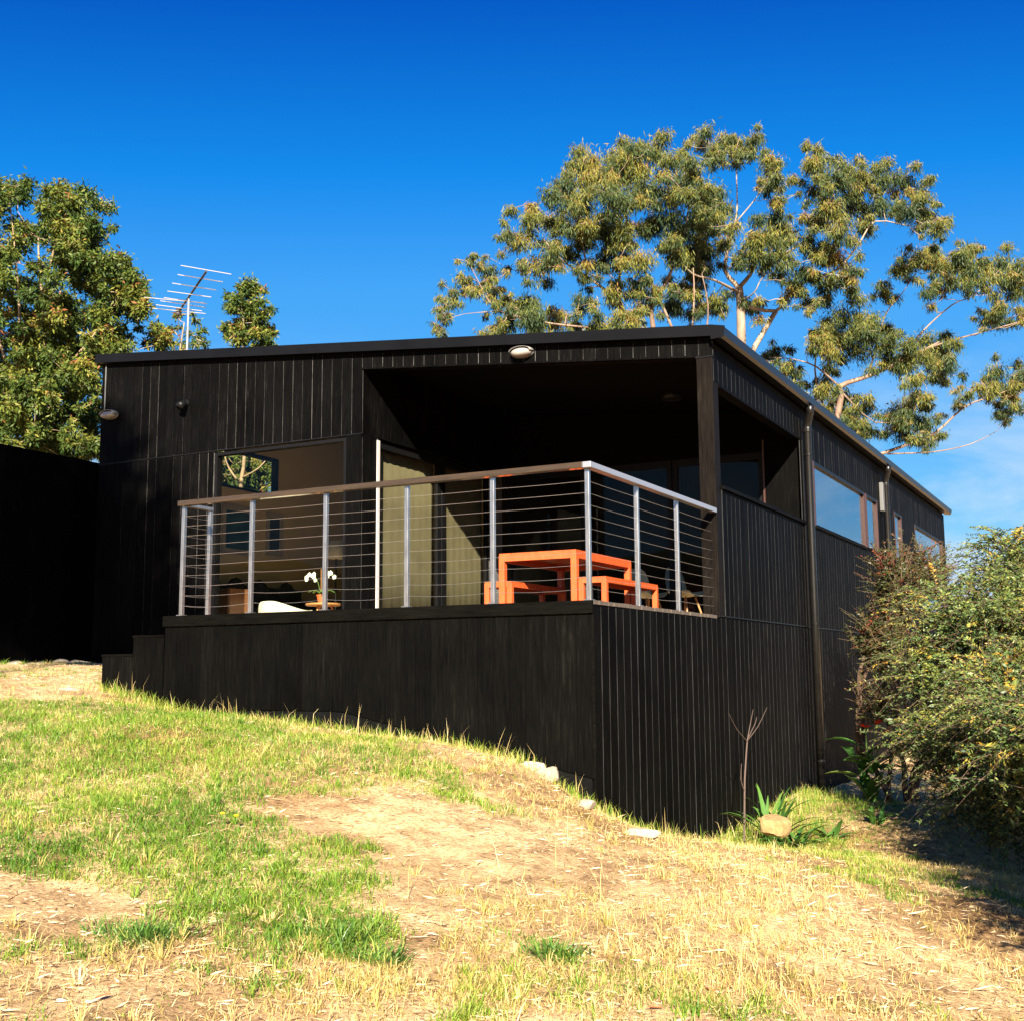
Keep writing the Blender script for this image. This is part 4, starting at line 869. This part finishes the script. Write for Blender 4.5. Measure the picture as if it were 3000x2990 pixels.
# tree behind the photographer whose crown shades the left end of the facade and the fence
def shade_pt(P, t_): return np.array(P) + SUNV * t_
sc = [((-8.0, YF, 2.6), .3), ((-7.75, YF, 1.1), .75), ((-7.9, YF, 2.0), .55), ((-7.2, YF, .2), .8), ((-6.6, YF, -.1), .55), ((-8.6, YF, .6), .9), ((-9.1, 3.0, 1.6), .9), ((-9.1, 2.5, .5), .9), ((-7.9, YF, -.4), .8), ((-9.1, 3.6, 2.2), .7), ((-9.1, 2.2, 1.6), .7), ((-7.3, YF, .75), .45), ((-9.1, 3.8, .8), .7)]
cl = [(shade_pt(p, 19 + rng.uniform(-.7, .7)), r * 1.05) for p, r in sc]
cc = np.mean([c for c, _ in cl], 0); fb6 = np.array([cc[0] + 1.2, cc[1] - 1.0, gz(cc[0] + 1.2, cc[1] - 1.0) - .2])
r_, n_ = tree('gum_tree', 'gum tree standing behind the photographer, its shade on the fence', [([fb6, fb6 + [0, .1, 4], fb6 + [-.3, .3, 8], cc], .22, .05)], cl, BARK, GUMLEAF, fb6, 900, .24, .5, .5, 'tall gum trees behind the house', sub=9); NL += n_

# ------------------------------------------------------------------ shrubs on the right
def spray_bush(name, label, lobes, nspray, leafm, foot, L, W, nl, slen, droop, tone, face=None, group=None, cat='shrub', core=True):
    t = thing(name, foot, label, cat, group)
    mb = MB(); PP = []; DD = []; RR = []; LL = []
    for k in range(7):
        c, r = lobes[k % len(lobes)]; e = np.array(c) + rng.normal(size=3) * np.array(r) * .3
        mb.tube(bent(np.array(foot) + rng.normal(size=3) * [.12, .12, 0], e, 7, .12), [.035, .032, .028, .022, .018, .014, .01], 6)
    wts = np.array([r[0] * r[2] for _, r in lobes]); wts = wts / wts.sum()
    for k in range(nspray):
        c, r = lobes[rng.choice(len(lobes), p=wts)]; c = np.array(c, float); r = np.array(r, float)
        v = unit(rng.normal(size=3)); v[2] = v[2] * .9 + .08
        rad = rng.uniform(.3, 1.12) ** .5
        p1 = c + v * r * rad; outd = unit(np.array([v[0], v[1], v[2] * .55 + .28]) + rng.normal(size=3) * .38)
        sl = slen * rng.uniform(.6, 1.3); p0 = p1 - outd * sl * .6; P = []
        for u in np.linspace(0, 1, 5): P.append(p0 + outd * sl * u + np.array([0, 0, .10 * sl * math.sin(u * 2) - droop * sl * u ** 2.2]))
        P = np.array(P)
        if (P[:, 0] < .12).any() and (P[:, 1] > 0).any() and P[0, 0] < 3: P[:, 0] = np.maximum(P[:, 0], .12)
        mb.tube(P, [.004, .0033, .0026, .002, .001], 3, False)
        u = np.sort(rng.random(nl)) * .98; i = np.minimum((u * 4).astype(int), 3); fr = (u * 4 - i)[:, None]
        q = P[i] * (1 - fr) + P[i + 1] * fr; tg = unit(P[i + 1] - P[i])
        sd0 = unit(np.cross(outd, np.array([0, 0, 1.0]) + rng.normal(size=3) * .35)); sd = unit(sd0 * np.where(np.arange(nl) % 2, 1, -1)[:, None] + rng.normal(size=(nl, 3)) * .35); D = tg * .6 + sd
        tn = tone + rng.normal(0, .13) + (.33 if rng.random() < .09 else 0)
        PP.append(q); DD.append(D); RR.append(np.clip(rng.normal(.42, .13, nl) + tn + .1 * v[2], 0, 1)); LL.append(L * rng.uniform(.7, 1.2, nl) * (1 - .45 * u))
    mb.build('branches', TWIG, t, kind='stuff')
    P = np.concatenate(PP); l = np.concatenate(LL); V, F, R_ = leaf_arrays(P, np.concatenate(DD), l, l * W, np.concatenate(RR))
    quick_mesh('crown', V, F, leafm, t, R_, kind='stuff'); return len(P)
f1 = np.array([3.1, 3.2, gz(3.1, 3.2) - .1])
lb = lambda x, y, D, r: (tuple(at(*disp(x, y), D=D)), r)
NL += spray_bush('arching_shrub', 'large grey-green arching shrub filling the right edge of the picture', [lb(1835, 1170, 10.9, (.66, .9, .5)), lb(1765, 1270, 10.7, (.42, .6, .4)), lb(1830, 1380, 10.2, (.55, .7, .42)), lb(1925, 1470, 9.4, (.5, .6, .40)), lb(1925, 1070, 11.6, (.6, .9, .48)), lb(1990, 1250, 10.6, (.8, 1.0, .9)), lb(1755, 1400, 10.6, (.34, .5, .3)), lb(1960, 1390, 7.7, (.42, .5, .42)), lb(1935, 1320, 8.8, (.5, .6, .5)), lb(1850, 1475, 10.0, (.5, .6, .34)), lb(1900, 1520, 9.2, (.42, .5, .28)), ((4.2, 2.2, -.7), (1.0, 1.1, .9)), ((3.7, .75, -.8), (.85, .9, .75)), ((4.0, -.7, -.8), (.85, .9, .9)), ((4.05, -1.75, -.85), (.85, .9, .95)), ((4.0, -2.45, -1.0), (.7, .7, .9))], 5200, BUSHLEAF, f1, .054, .34, 54, .78, .34, .05)
f2 = at(*disp(1700, 1450), D=13.0); f2[2] = gz(f2[0], f2[1]) - .1
NL += spray_bush('red_tipped_shrub', 'loose shrub with reddish leaf tips against the side wall', [lb(1690, 1110, 13.2, (.3, .5, .42)), lb(1680, 1230, 13.0, (.28, .5, .4)), lb(1745, 1090, 13.6, (.3, .4, .35)), lb(1660, 1330, 12.6, (.22, .4, .3)), lb(1645, 1200, 13.0, (.2, .4, .35))], 560, REDLEAF, f2, .06, .36, 30, .42, -.05, -.06)

# ------------------------------------------------------------------ small plants
def strap_leaf(par, base, az, L, w, rise, droop, rv, mat=BIGLEAF):
    d = np.array([math.cos(az), math.sin(az), 0]); s_ = np.array([-math.sin(az), math.cos(az), 0]); P = []
    for u in np.linspace(0, 1, 8):
        c = base + d * L * (u * math.cos(rise) + .15 * u * u) + np.array([0, 0, L * (u * math.sin(rise) - droop * u ** 2.3)])
        ww = w * (math.sin(math.pi * min(1, .12 + .88 * u)) ** .7) * (1 if u < .95 else .15)
        P.append([c - s_ * ww / 2 + [0, 0, ww * .22], c, c + s_ * ww / 2 + [0, 0, ww * .22]])
    P = np.array(P).reshape(-1, 3); F = [(3 * i + j, 3 * i + j + 1, 3 * i + j + 4, 3 * i + j + 3) for i in range(7) for j in range(2)]
    o = quick_mesh('leaf', P, np.array(F), mat, par, np.clip(np.full(len(P), rv) + np.repeat(np.linspace(-.05, .15, 8), 3), 0, 1)); return o
def strap_plant(name, label, pos, n, L, w, rises, group=None, cat='plant'):
    t = thing(name, pos, label, cat, group)
    for k in range(n):
        az = 2 * math.pi * (k + random.uniform(-.3, .3)) / n * 2.4; strap_leaf(t, np.array(pos) + [random.uniform(-.05, .05), random.uniform(-.05, .05), 0], az, L * random.uniform(.7, 1.15), w * random.uniform(.8, 1.2), random.uniform(*rises), random.uniform(.15, .5), random.uniform(.1, .75))
    return t
def wall_at(x, y, X):                       # foot of a plant at distance X from the side wall, seen at that place of the photograph
    p = at(*disp(x, y), X=X); return np.array([p[0], p[1], gz(p[0], p[1]) - .02])
pA = wall_at(1455, 1540, .55); strap_plant('strap_leaf_plant', 'green strap-leaved plant by the bare sapling at the wall', pA, 34, .66, .034, (.85, 1.45))
pB = wall_at(1500, 1535, .75); strap_plant('strap_leaf_plant', 'broad drooping strap-leaved plant right behind the yellow stone', pB, 20, .42, .042, (.4, 1.15))
pC = wall_at(1562, 1568, .9); strap_plant('strap_leaf_plant', 'small strap-leaved plant in the sunny grass below the downpipe', pC, 14, .28, .045, (.5, 1.2))
pD = wall_at(1652, 1548, 1.2); strap_plant('strap_leaf_plant', 'small upright strap-leaved plant at the edge of the shrub shade', pD, 10, .27, .045, (.8, 1.35))
pE = at(*disp(1640, 1478), D=12.3); pE[2] = gz(pE[0], pE[1])
t = strap_plant('canna_plant', 'broad-leaved canna with red flowers in the shade beside the downpipe', pE, 8, .5, .13, (.9, 1.35))
for k in range(16):
    strap_leaf(t, pE + [random.uniform(-.15, .15), random.uniform(-.15, .15), random.uniform(.2, .55)], random.uniform(0, 6.28), random.uniform(.3, .45), random.uniform(.09, .13), random.uniform(.3, 1.1), random.uniform(.2, .5), random.uniform(.2, .8))
for k, (px, py, m_) in enumerate(((1632, 1372, REDFL), (1672, 1380, REDFL), (1655, 1366, REDFL), (1700, 1418, ORFL))):
    c = at(*disp(px, py), D=12.2); m = MB()
    for q in range(7):
        a = random.uniform(0, 6.28); e = unit(np.array([math.cos(a), math.sin(a), random.uniform(.1, 1)])) * random.uniform(.05, .08); s_ = unit(np.cross(e, [0.1, .2, 1])) * .022
        m.grid(np.array([[c, c], [c + e * .6 - s_, c + e * .6 + s_], [c + e - s_ * .5, c + e + s_ * .5]]))
    m.build('flower', m_, t); MB().tube([pE + [0, 0, .3], (pE + c) / 2 + [0, 0, .15], c], [.009, .007, .005], 5).build('stem', STEMG, t)
# bare sapling
pS = wall_at(1402, 1540, .35)
t = thing('bare_sapling', pS, 'leafless forked sapling standing against the side wall', 'sapling')
X_ = .35; q = lambda x, y: at(*disp(x, y), X=X_)
MB().tube([pS, q(1405, 1470), q(1408, 1420), q(1410, 1395)], [.009, .008, .0065, .006], 6).build('stem', DRYTWIG, t)
for pts in (((1410, 1398), (1390, 1375), (1375, 1345)), ((1410, 1396), (1415, 1368), (1421, 1338)), ((1410, 1396), (1430, 1370), (1447, 1334)), ((1404, 1490), (1398, 1470), (1399, 1440)), ((1412, 1390), (1424, 1366), (1428, 1352))):
    P = smooth_path([q(*p) for p in pts], 2); MB().tube(P, np.linspace(.005, .002, len(P)), 5).build('twig', DRYTWIG, t)
# rocks
def rock(name, label, c, r, mat, seed, group='sandstone rocks along the deck', flat=1.0, blocky=0.0):
    rr = np.random.default_rng(seed); import bmesh
    bm = bmesh.new(); bmesh.ops.create_icosphere(bm, subdivisions=3, radius=1.0); dirs = unit(rr.normal(size=(9, 3))); cut = rr.uniform(.42, .8, 9)
    for v in bm.verts:
        p = np.array(v.co)
        for d_, k_ in zip(dirs, cut):
            s_ = p @ d_
            if s_ > k_: p = p - d_ * (s_ - k_) * .92
        if blocky: p = np.sign(p) * np.abs(p) ** (1 - blocky)
        p = p + rr.normal(size=3) * .018; v.co = p * np.array(r)
    me = bpy.data.meshes.new(name); bm.to_mesh(me); bm.free(); me.materials.append(mat)
    o = link(name, me, None, label, 'rock', group); o.location = tuple(float(a) for a in c); o.rotation_euler = (0, 0, rr.uniform(0, 3)); return o
def rock_at(x, y, r, lb, seed, mat=ROCK, Y=None, X=None, dz=0, **k):
    p = at(*disp(x, y), Y=Y) if Y is not None else at(*disp(x, y), X=X) if X is not None else gd(x, y)
    return rock('rock', lb, (p[0], p[1], p[2] + dz), r, mat, seed, **k)
rock_at(1030, 1468, (.15, .11, .10), 'biggest pale rock at the foot of the deck near its corner', 3, Y=-.14)
rock_at(1003, 1448, (.10, .08, .07), 'pale rock wedged just left of the biggest one at the deck corner', 4, Y=-.1)
rock_at(822, 1414, (.10, .07, .05), 'small flat pale rock at the middle of the deck base', 5, Y=-.1)
rock_at(770, 1408, (.06, .05, .03), 'little pale rock left of the flat one at the deck base', 15, Y=-.1)
rock_at(610, 1382, (.06, .05, .022), 'little pale stone in the grass at the left half of the deck base', 6, Y=-.1)
rock_at(1103, 1528, (.11, .08, .05), 'pale rock in dry grass just in front of the deck corner', 7, dz=.02)
rock_at(1205, 1577, (.16, .09, .05), 'long flat pale rock at the base of the side wall', 8, dz=.02)
rock_at(1462, 1557, (.125, .10, .095), 'yellow sandstone block among the strap-leaved plants', 9, ROCKY, X=.95, blocky=.35)
rock_at(130, 1303, (.14, .12, .03), 'flat pale stone lying in the grass left of the steps', 10, ROCK)
for k, (x, y, r, lb) in enumerate(((40, 1252, .13, 'stone at the fence foot, furthest left'), (75, 1253, .07, 'small brownish stone at the fence foot, second from the left'), (108, 1252, .12, 'stone at the fence foot, third from the left'), (160, 1249, .14, 'stone at the fence foot, fourth from the left'), (215, 1250, .15, 'flat stone at the fence foot, fifth from the left'), (270, 1251, .12, 'stone at the fence foot nearest the steps'))):
    x = x * .44 / 1.5528 / .69 if False else x * .69
    rock_at(x, y, (r, r * .8, r * .35), lb, 20 + k, ROCK, X=fx + .18, group='stones at the foot of the fence')
p0 = at(*disp(115, 1273), X=-8.3); p1 = at(*disp(192, 1272), X=-7.2)
t = MB().hexa([p0 + [0, 0, -.12], p1 + [0, 0, -.12], p1 + [0, .11, -.12], p0 + [0, .11, -.12], p0 + [0, 0, .0], p1 + [0, 0, .0], p1 + [0, .11, .005], p0 + [0, .11, .005]]).build('sleeper', LOGM, None, bevel=.012, label='weathered timber sleeper lying in front of the fence', cat='timber')

# ------------------------------------------------------------------ grass
GR = FWD.copy(); GR[2] = 0; GR = unit(GR); GS = np.array([GR[1], -GR[0], 0])      # towards the house, to the right
def patch_field(x, y, patches):
    f = np.zeros(len(x))
    for (px, py, rx, ry, amt) in patches:
        c = gd(px, py); e = gd(px + rx, py); d = gd(px, py - ry); d2 = gd(px, py + ry)
        a = np.linalg.norm((e - c)[:2]) + .02; b = np.linalg.norm((d - d2)[:2]) / 2 + .02; cm = (d + d2) / 2
        u = ((x - c[0]) * GS[0] + (y - c[1]) * GS[1]) / a; v = ((x - cm[0]) * GR[0] + (y - cm[1]) * GR[1]) / b
        f += amt * np.exp(-(u * u + v * v) * .9)
    return f
GREEN = [(120, 1360, 300, 45, 1.1), (150, 1430, 360, 60, 1.15), (420, 1430, 240, 45, .8), (330, 1510, 260, 40, .7), (100, 1540, 150, 40, .6), (620, 1400, 160, 22, .55), (780, 1450, 90, 22, .6), (400, 1580, 120, 30, .6), (620, 1600, 110, 26, .8), (520, 1660, 160, 35, .5), (270, 1640, 180, 35, .5), (430, 1700, 110, 40, .7), (640, 1740, 160, 50, .4), (1000, 1680, 60, 25, .45), (850, 1500, 25, 14, .7), (950, 1530, 50, 14, .45), (1110, 1590, 30, 10, .4), (1480, 1580, 110, 25, .8), (1560, 1540, 110, 30, .8), (1150, 1850, 60, 30, .45), (1300, 1900, 80, 30, .35), (1640, 1660, 40, 12, .5), (1700, 1700, 60, 15, .4), (1380, 1590, 70, 20, .5), (1270, 1650, 30, 10, .3), (1040, 1800, 60, 30, .4), (240, 1790, 90, 25, .3), (740, 1800, 70, 35, .5), (40, 1640, 80, 25, .4), (1900, 1700, 50, 20, .3), (330, 1650, 200, 40, .4), (560, 1770, 130, 40, .4), (130, 1620, 140, 30, .4), (880, 1850, 50, 25, .4), (700, 1660, 80, 22, .4), (60, 1800, 90, 30, .35), (400, 1850, 120, 30, .3), (1200, 1830, 40, 20, .3), (1720, 1650, 60, 16, .4)]
BARE = [(640, 1525, 170, 26, 1.2), (880, 1580, 150, 26, 1.0), (90, 1715, 140, 36, 1.1), (900, 1640, 160, 50, 1.0), (800, 1790, 60, 70, 1.2), (1050, 1600, 160, 40, .8), (1500, 1690, 200, 50, .6), (1150, 1720, 90, 40, .5), (230, 1890, 170, 40, 1.0), (60, 1310, 150, 14, 1.0), (1000, 1500, 60, 20, .6), (1080, 1640, 150, 40, .4), (1600, 1620, 120, 30, .5), (1700, 1800, 200, 60, .35), (1500, 1850, 80, 25, .4), (1850, 1740, 120, 25, .4)]
DRY = [(1320, 1660, 130, 40, .9), (1420, 1740, 110, 45, .8), (1250, 1600, 150, 22, .8), (1050, 1480, 60, 25, .7), (1200, 1780, 220, 70, .7), (1100, 1880, 250, 60, .9), (1450, 1880, 200, 50, .8), (1700, 1780, 220, 70, .5), (500, 1800, 300, 60, .6), (350, 1900, 300, 30, .5), (700, 1860, 260, 50, .8), (950, 1700, 150, 40, .4), (150, 1480, 250, 60, .35), (560, 1440, 200, 30, .35), (1150, 1550, 90, 20, .7), (250, 1325, 200, 14, .7), (900, 1760, 80, 60, .5)]
def sample(n):
    """points over the visible garden, denser close to the camera"""
    D = 3.1 + 13.5 * rng.random(n * 2) ** 1.75; a = rng.uniform(-.50, .50, n * 2)
    x = CAM[0] + D * (GR[0] + GS[0] * a); y = CAM[1] + D * (GR[1] + GS[1] * a)
    ok = ~((x > -4.82) & (x < .02) & (y > -.015)) & ~((x < .02) & (y > 2.88) & (x > XH - .05)) & ~((x < fx + .03)) & ~((x < -4.8) & (y > 2.6))
    x, y = x[ok], y[ok]; return x[:n], y[:n]
def grass(name, n, dens, hgt, wid, lean, mat, tone, label, curl=(.2, .9), ntuft=900):
    x, y = sample(n); d = dens(x, y); keep = rng.random(len(x)) < d; x, y, d = x[keep], y[keep], d[keep]; m = len(x)
    P = np.stack([x, y, ground_z(x, y) - .004], 1); az = rng.uniform(0, 2 * math.pi, m); ln = np.abs(rng.normal(0, lean, m)) + .08
    D = np.stack([np.cos(az) * np.sin(ln), np.sin(az) * np.sin(ln), np.cos(ln)], 1)
    L = hgt(x, y, m); W = rng.uniform(.7, 1.3, m) * wid
    T = np.clip(tone(x, y, m), 0, 1); cu = rng.uniform(*curl, m)
    # coarser tufts growing out of the turf
    i = rng.choice(m, ntuft, replace=False); k = 20; tx = np.repeat(x[i], k); ty = np.repeat(y[i], k); a2 = rng.uniform(0, 2 * math.pi, len(tx)); q2 = np.abs(rng.normal(0, .022, len(tx))) * np.repeat(rng.uniform(.6, 1.8, ntuft), k)
    X2 = tx + np.cos(a2) * q2; Y2 = ty + np.sin(a2) * q2; ln2 = np.clip(np.abs(rng.normal(.15, .45, len(tx))) + q2 * 8, 0, 1.45); dirn = a2 + rng.normal(0, .5, len(tx))
    P = np.concatenate([P, np.stack([X2, Y2, ground_z(X2, Y2) - .004], 1)]); D = np.concatenate([D, np.stack([np.cos(dirn) * np.sin(ln2), np.sin(dirn) * np.sin(ln2), np.cos(ln2)], 1)])
    L = np.concatenate([L, rng.uniform(.4, 1.1, len(tx)) * np.repeat(rng.uniform(.05, .12, ntuft), k)]); W = np.concatenate([W, rng.uniform(.9, 1.7, len(tx)) * wid]); cu = np.concatenate([cu, rng.uniform(*curl, len(tx))])
    T = np.concatenate([T, np.clip(np.repeat(T[i], k) + rng.normal(-.04, .13, len(tx)), 0, 1)])
    V, F, R_ = blade_arrays(P, D, L, W, T, cu)
    quick_mesh(name, V, F, mat, None, R_, label=label, cat='grass', kind='stuff'); return m
def clump(x, y, s, seed): return vnoise(x, y, s, seed)
def dgreen(x, y):
    f = patch_field(x, y, GREEN) + .10 * (x < 1.5) - patch_field(x, y, BARE) * .55
    n = .40 * clump(x, y, .28, 5) + .38 * clump(x, y, .10, 6) + .22 * clump(x, y, .045, 7)
    return np.clip((f * 1.0 + (n - .5) * 1.35 - .17) * 1.8, 0, 1)
def ddry(x, y):
    f = patch_field(x, y, DRY) * .7 + .20 - patch_field(x, y, BARE) * .38
    n = .4 * clump(x, y, .4, 8) + .36 * clump(x, y, .13, 9) + .24 * clump(x, y, .05, 10)
    return np.clip((f + (n - .5) * 1.25 - .14) * 1.1, 0.02, 1)
def tgreen(x, y, m): return rng.normal(.2, .17, m) + .45 * (clump(x, y, .5, 12) - .45) + .20 * np.clip(patch_field(x, y, DRY), 0, 1)
NG = grass('lawn_grass', 560000, dgreen, lambda x, y, m: rng.uniform(.022, .066, m) * (.6 + .8 * clump(x, y, .3, 14)), .0034, .55, BLADE, tgreen, 'patchy short green grass on the slope')
NG += grass('dry_grass', 240000, ddry, lambda x, y, m: rng.uniform(.018, .06, m) * (.5 + 1.0 * clump(x, y, .35, 15)), .0026, .8, STRAW, lambda x, y, m: rng.normal(.45, .2, m) + .3 * (clump(x, y, .6, 16) - .5), 'straw-coloured dry grass over the slope')
# straw and chips lying on the soil
x, y = sample(105000); k_ = rng.random(len(x)) < .35 + .5 * clump(x, y, .5, 21); x, y = x[k_], y[k_]; m = len(x)
P = np.stack([x, y, ground_z(x, y) + .003], 1); az = rng.uniform(0, 6.28, m); D = np.stack([np.cos(az), np.sin(az), rng.normal(0, .18, m)], 1)
L = rng.uniform(.012, .06, m) * (1 + .8 * (rng.random(m) < .15)); V, F, R_ = leaf_arrays(P, D, L, np.minimum(L * rng.uniform(.05, .2, m), .006), rng.random(m) ** .8)
quick_mesh('litter', V, F, LITTER, None, R_, label='dry straw and leaf litter strewn over the bare soil', cat='litter', kind='stuff')
# tall stalks along the foot of the deck and the side wall
def stalks():
    xs = np.concatenate([rng.uniform(-4.6, 0, 120), rng.uniform(.05, .5, 150), rng.uniform(.3, 2.2, 60)]); ys = np.concatenate([rng.uniform(-.25, -.03, 120), rng.uniform(-.1, 5.5, 150), rng.uniform(-3.6, -1, 60)])
    m = len(xs); P = np.stack([xs, ys, ground_z(xs, ys) - .01], 1); az = rng.uniform(0, 6.28, m); ln = np.abs(rng.normal(0, .28, m))
    D = np.stack([np.cos(az) * np.sin(ln), np.sin(az) * np.sin(ln), np.cos(ln)], 1); L = rng.uniform(.09, .27, m)
    V, F, R_ = blade_arrays(P, D, L, np.full(m, .0035), rng.uniform(.3, 1, m), rng.uniform(.0, .5, m))
    quick_mesh('tall_grass', V, F, STRAW, None, R_, label='tall dry grass stalks along the foot of the black walls', cat='grass', kind='stuff')
    xs = np.concatenate([rng.uniform(-4.7, .1, 2600), np.abs(rng.normal(0, .35, 4200)) + .03]); ys = np.concatenate([-np.abs(rng.normal(0, .1, 2600)) - .02, rng.uniform(-.3, 6.2, 4200)])
    m = len(xs); P = np.stack([xs, ys, ground_z(xs, ys) - .006], 1); az = rng.uniform(0, 6.28, m); ln = np.abs(rng.normal(0, .45, m)); D = np.stack([np.cos(az) * np.sin(ln), np.sin(az) * np.sin(ln), np.cos(ln)], 1)
    V, F, R_ = blade_arrays(P, D, rng.uniform(.05, .15, m), np.full(m, .004), np.clip(rng.normal(.6, .25, m), 0, 1), rng.uniform(.1, .8, m))
    quick_mesh('edge_grass', V, F, BLADE, None, R_, label='longer yellow-green grass fringing the black walls', cat='grass', kind='stuff')
stalks()
# coarse tussocks in the foreground
def tussock(px, py, r, n, lb):
    c = gd(px, py); c[2] = gz(c[0], c[1]); a = rng.uniform(0, 6.28, n); q = rng.random(n) ** .75 * r * (1 + .35 * np.sin(a * 3 + px)) * 1.25
    x = c[0] + GS[0] * q * np.cos(a) * 1.5 + GR[0] * q * np.sin(a); y = c[1] + GS[1] * q * np.cos(a) * 1.5 + GR[1] * q * np.sin(a)
    P = np.stack([x, y, ground_z(x, y) - .004], 1); az = a + rng.normal(0, .9, n); ln = rng.uniform(.3, 1.25, n); D = np.stack([np.cos(az) * np.sin(ln), np.sin(az) * np.sin(ln), np.cos(ln)], 1)
    V, F, R_ = blade_arrays(P, D, rng.uniform(.05, .125, n), rng.uniform(.0035, .007, n), np.clip(rng.normal(.55, .25, n), 0, 1), rng.uniform(.2, .9, n))
    o = quick_mesh('grass_tussock', V, F, TUSS, None, R_, label=lb, cat='tussock', group='coarse grass tussocks')
tussock(270, 1775, .105, 520, 'coarse dark green grass tussock in the lower left foreground')
tussock(640, 1775, .09, 360, 'coarse green grass tussock just left of the bare sandy strip')
tussock(720, 1815, .06, 260, 'small dark green grass tussock beside the bare sandy strip')
tussock(1050, 1815, .06, 240, 'green grass tussock among dry straw right of the bare strip')
# dandelion flowers
for k, (px, py) in enumerate(((418, 1565), (444, 1564))):
    c = gd(px, py); c[2] = gz(c[0], c[1]); t = thing('dandelion', c, ('left' if k == 0 else 'right') + ' one of two yellow dandelions in the grass', 'flower', 'yellow dandelions')
    MB().tube([c, c + [.004, 0, .07]], .0016, 5).build('stem', STEMG, t); MB().lathe(c + np.array([.004, 0, .068]), [(0, 0), (.011, .004), (.014, .009), (.006, .012)], 10).build('flower_head', YELFL, t)
# fallen gum leaves
for k, (px, py, lb) in enumerate(((605, 1838, 'orange-brown fallen leaf at the bottom, left of the centre'), (178, 1905, 'reddish fallen leaf in the bare soil at the lower left'), (1350, 1900, 'brown fallen leaf in the dry grass at the bottom'), (1250, 1920, 'reddish fallen leaf at the bottom edge'), (240, 1527, 'orange fallen leaf in the lawn at the left'))):
    c = gd(px, py); c[2] = gz(c[0], c[1]) + .012; a = k * 1.3; d = np.array([math.cos(a), math.sin(a), .1]); s_ = np.array([-math.sin(a), math.cos(a), .1])
    P = np.array([[c + d * .055 * u - s_ * .011 * math.sin(math.pi * u), c + d * .055 * u + [0, 0, -.003], c + d * .055 * u + s_ * .011 * math.sin(math.pi * u)] for u in np.linspace(0.02, .98, 6)])
    MB().grid(P).build('fallen_leaf', plain('fallen_leaf_%d' % k, (.42, .13, .05), .6), None, label=lb, cat='leaf', group='fallen leaves')
print('LEAVES', NL, 'BLADES', NG)
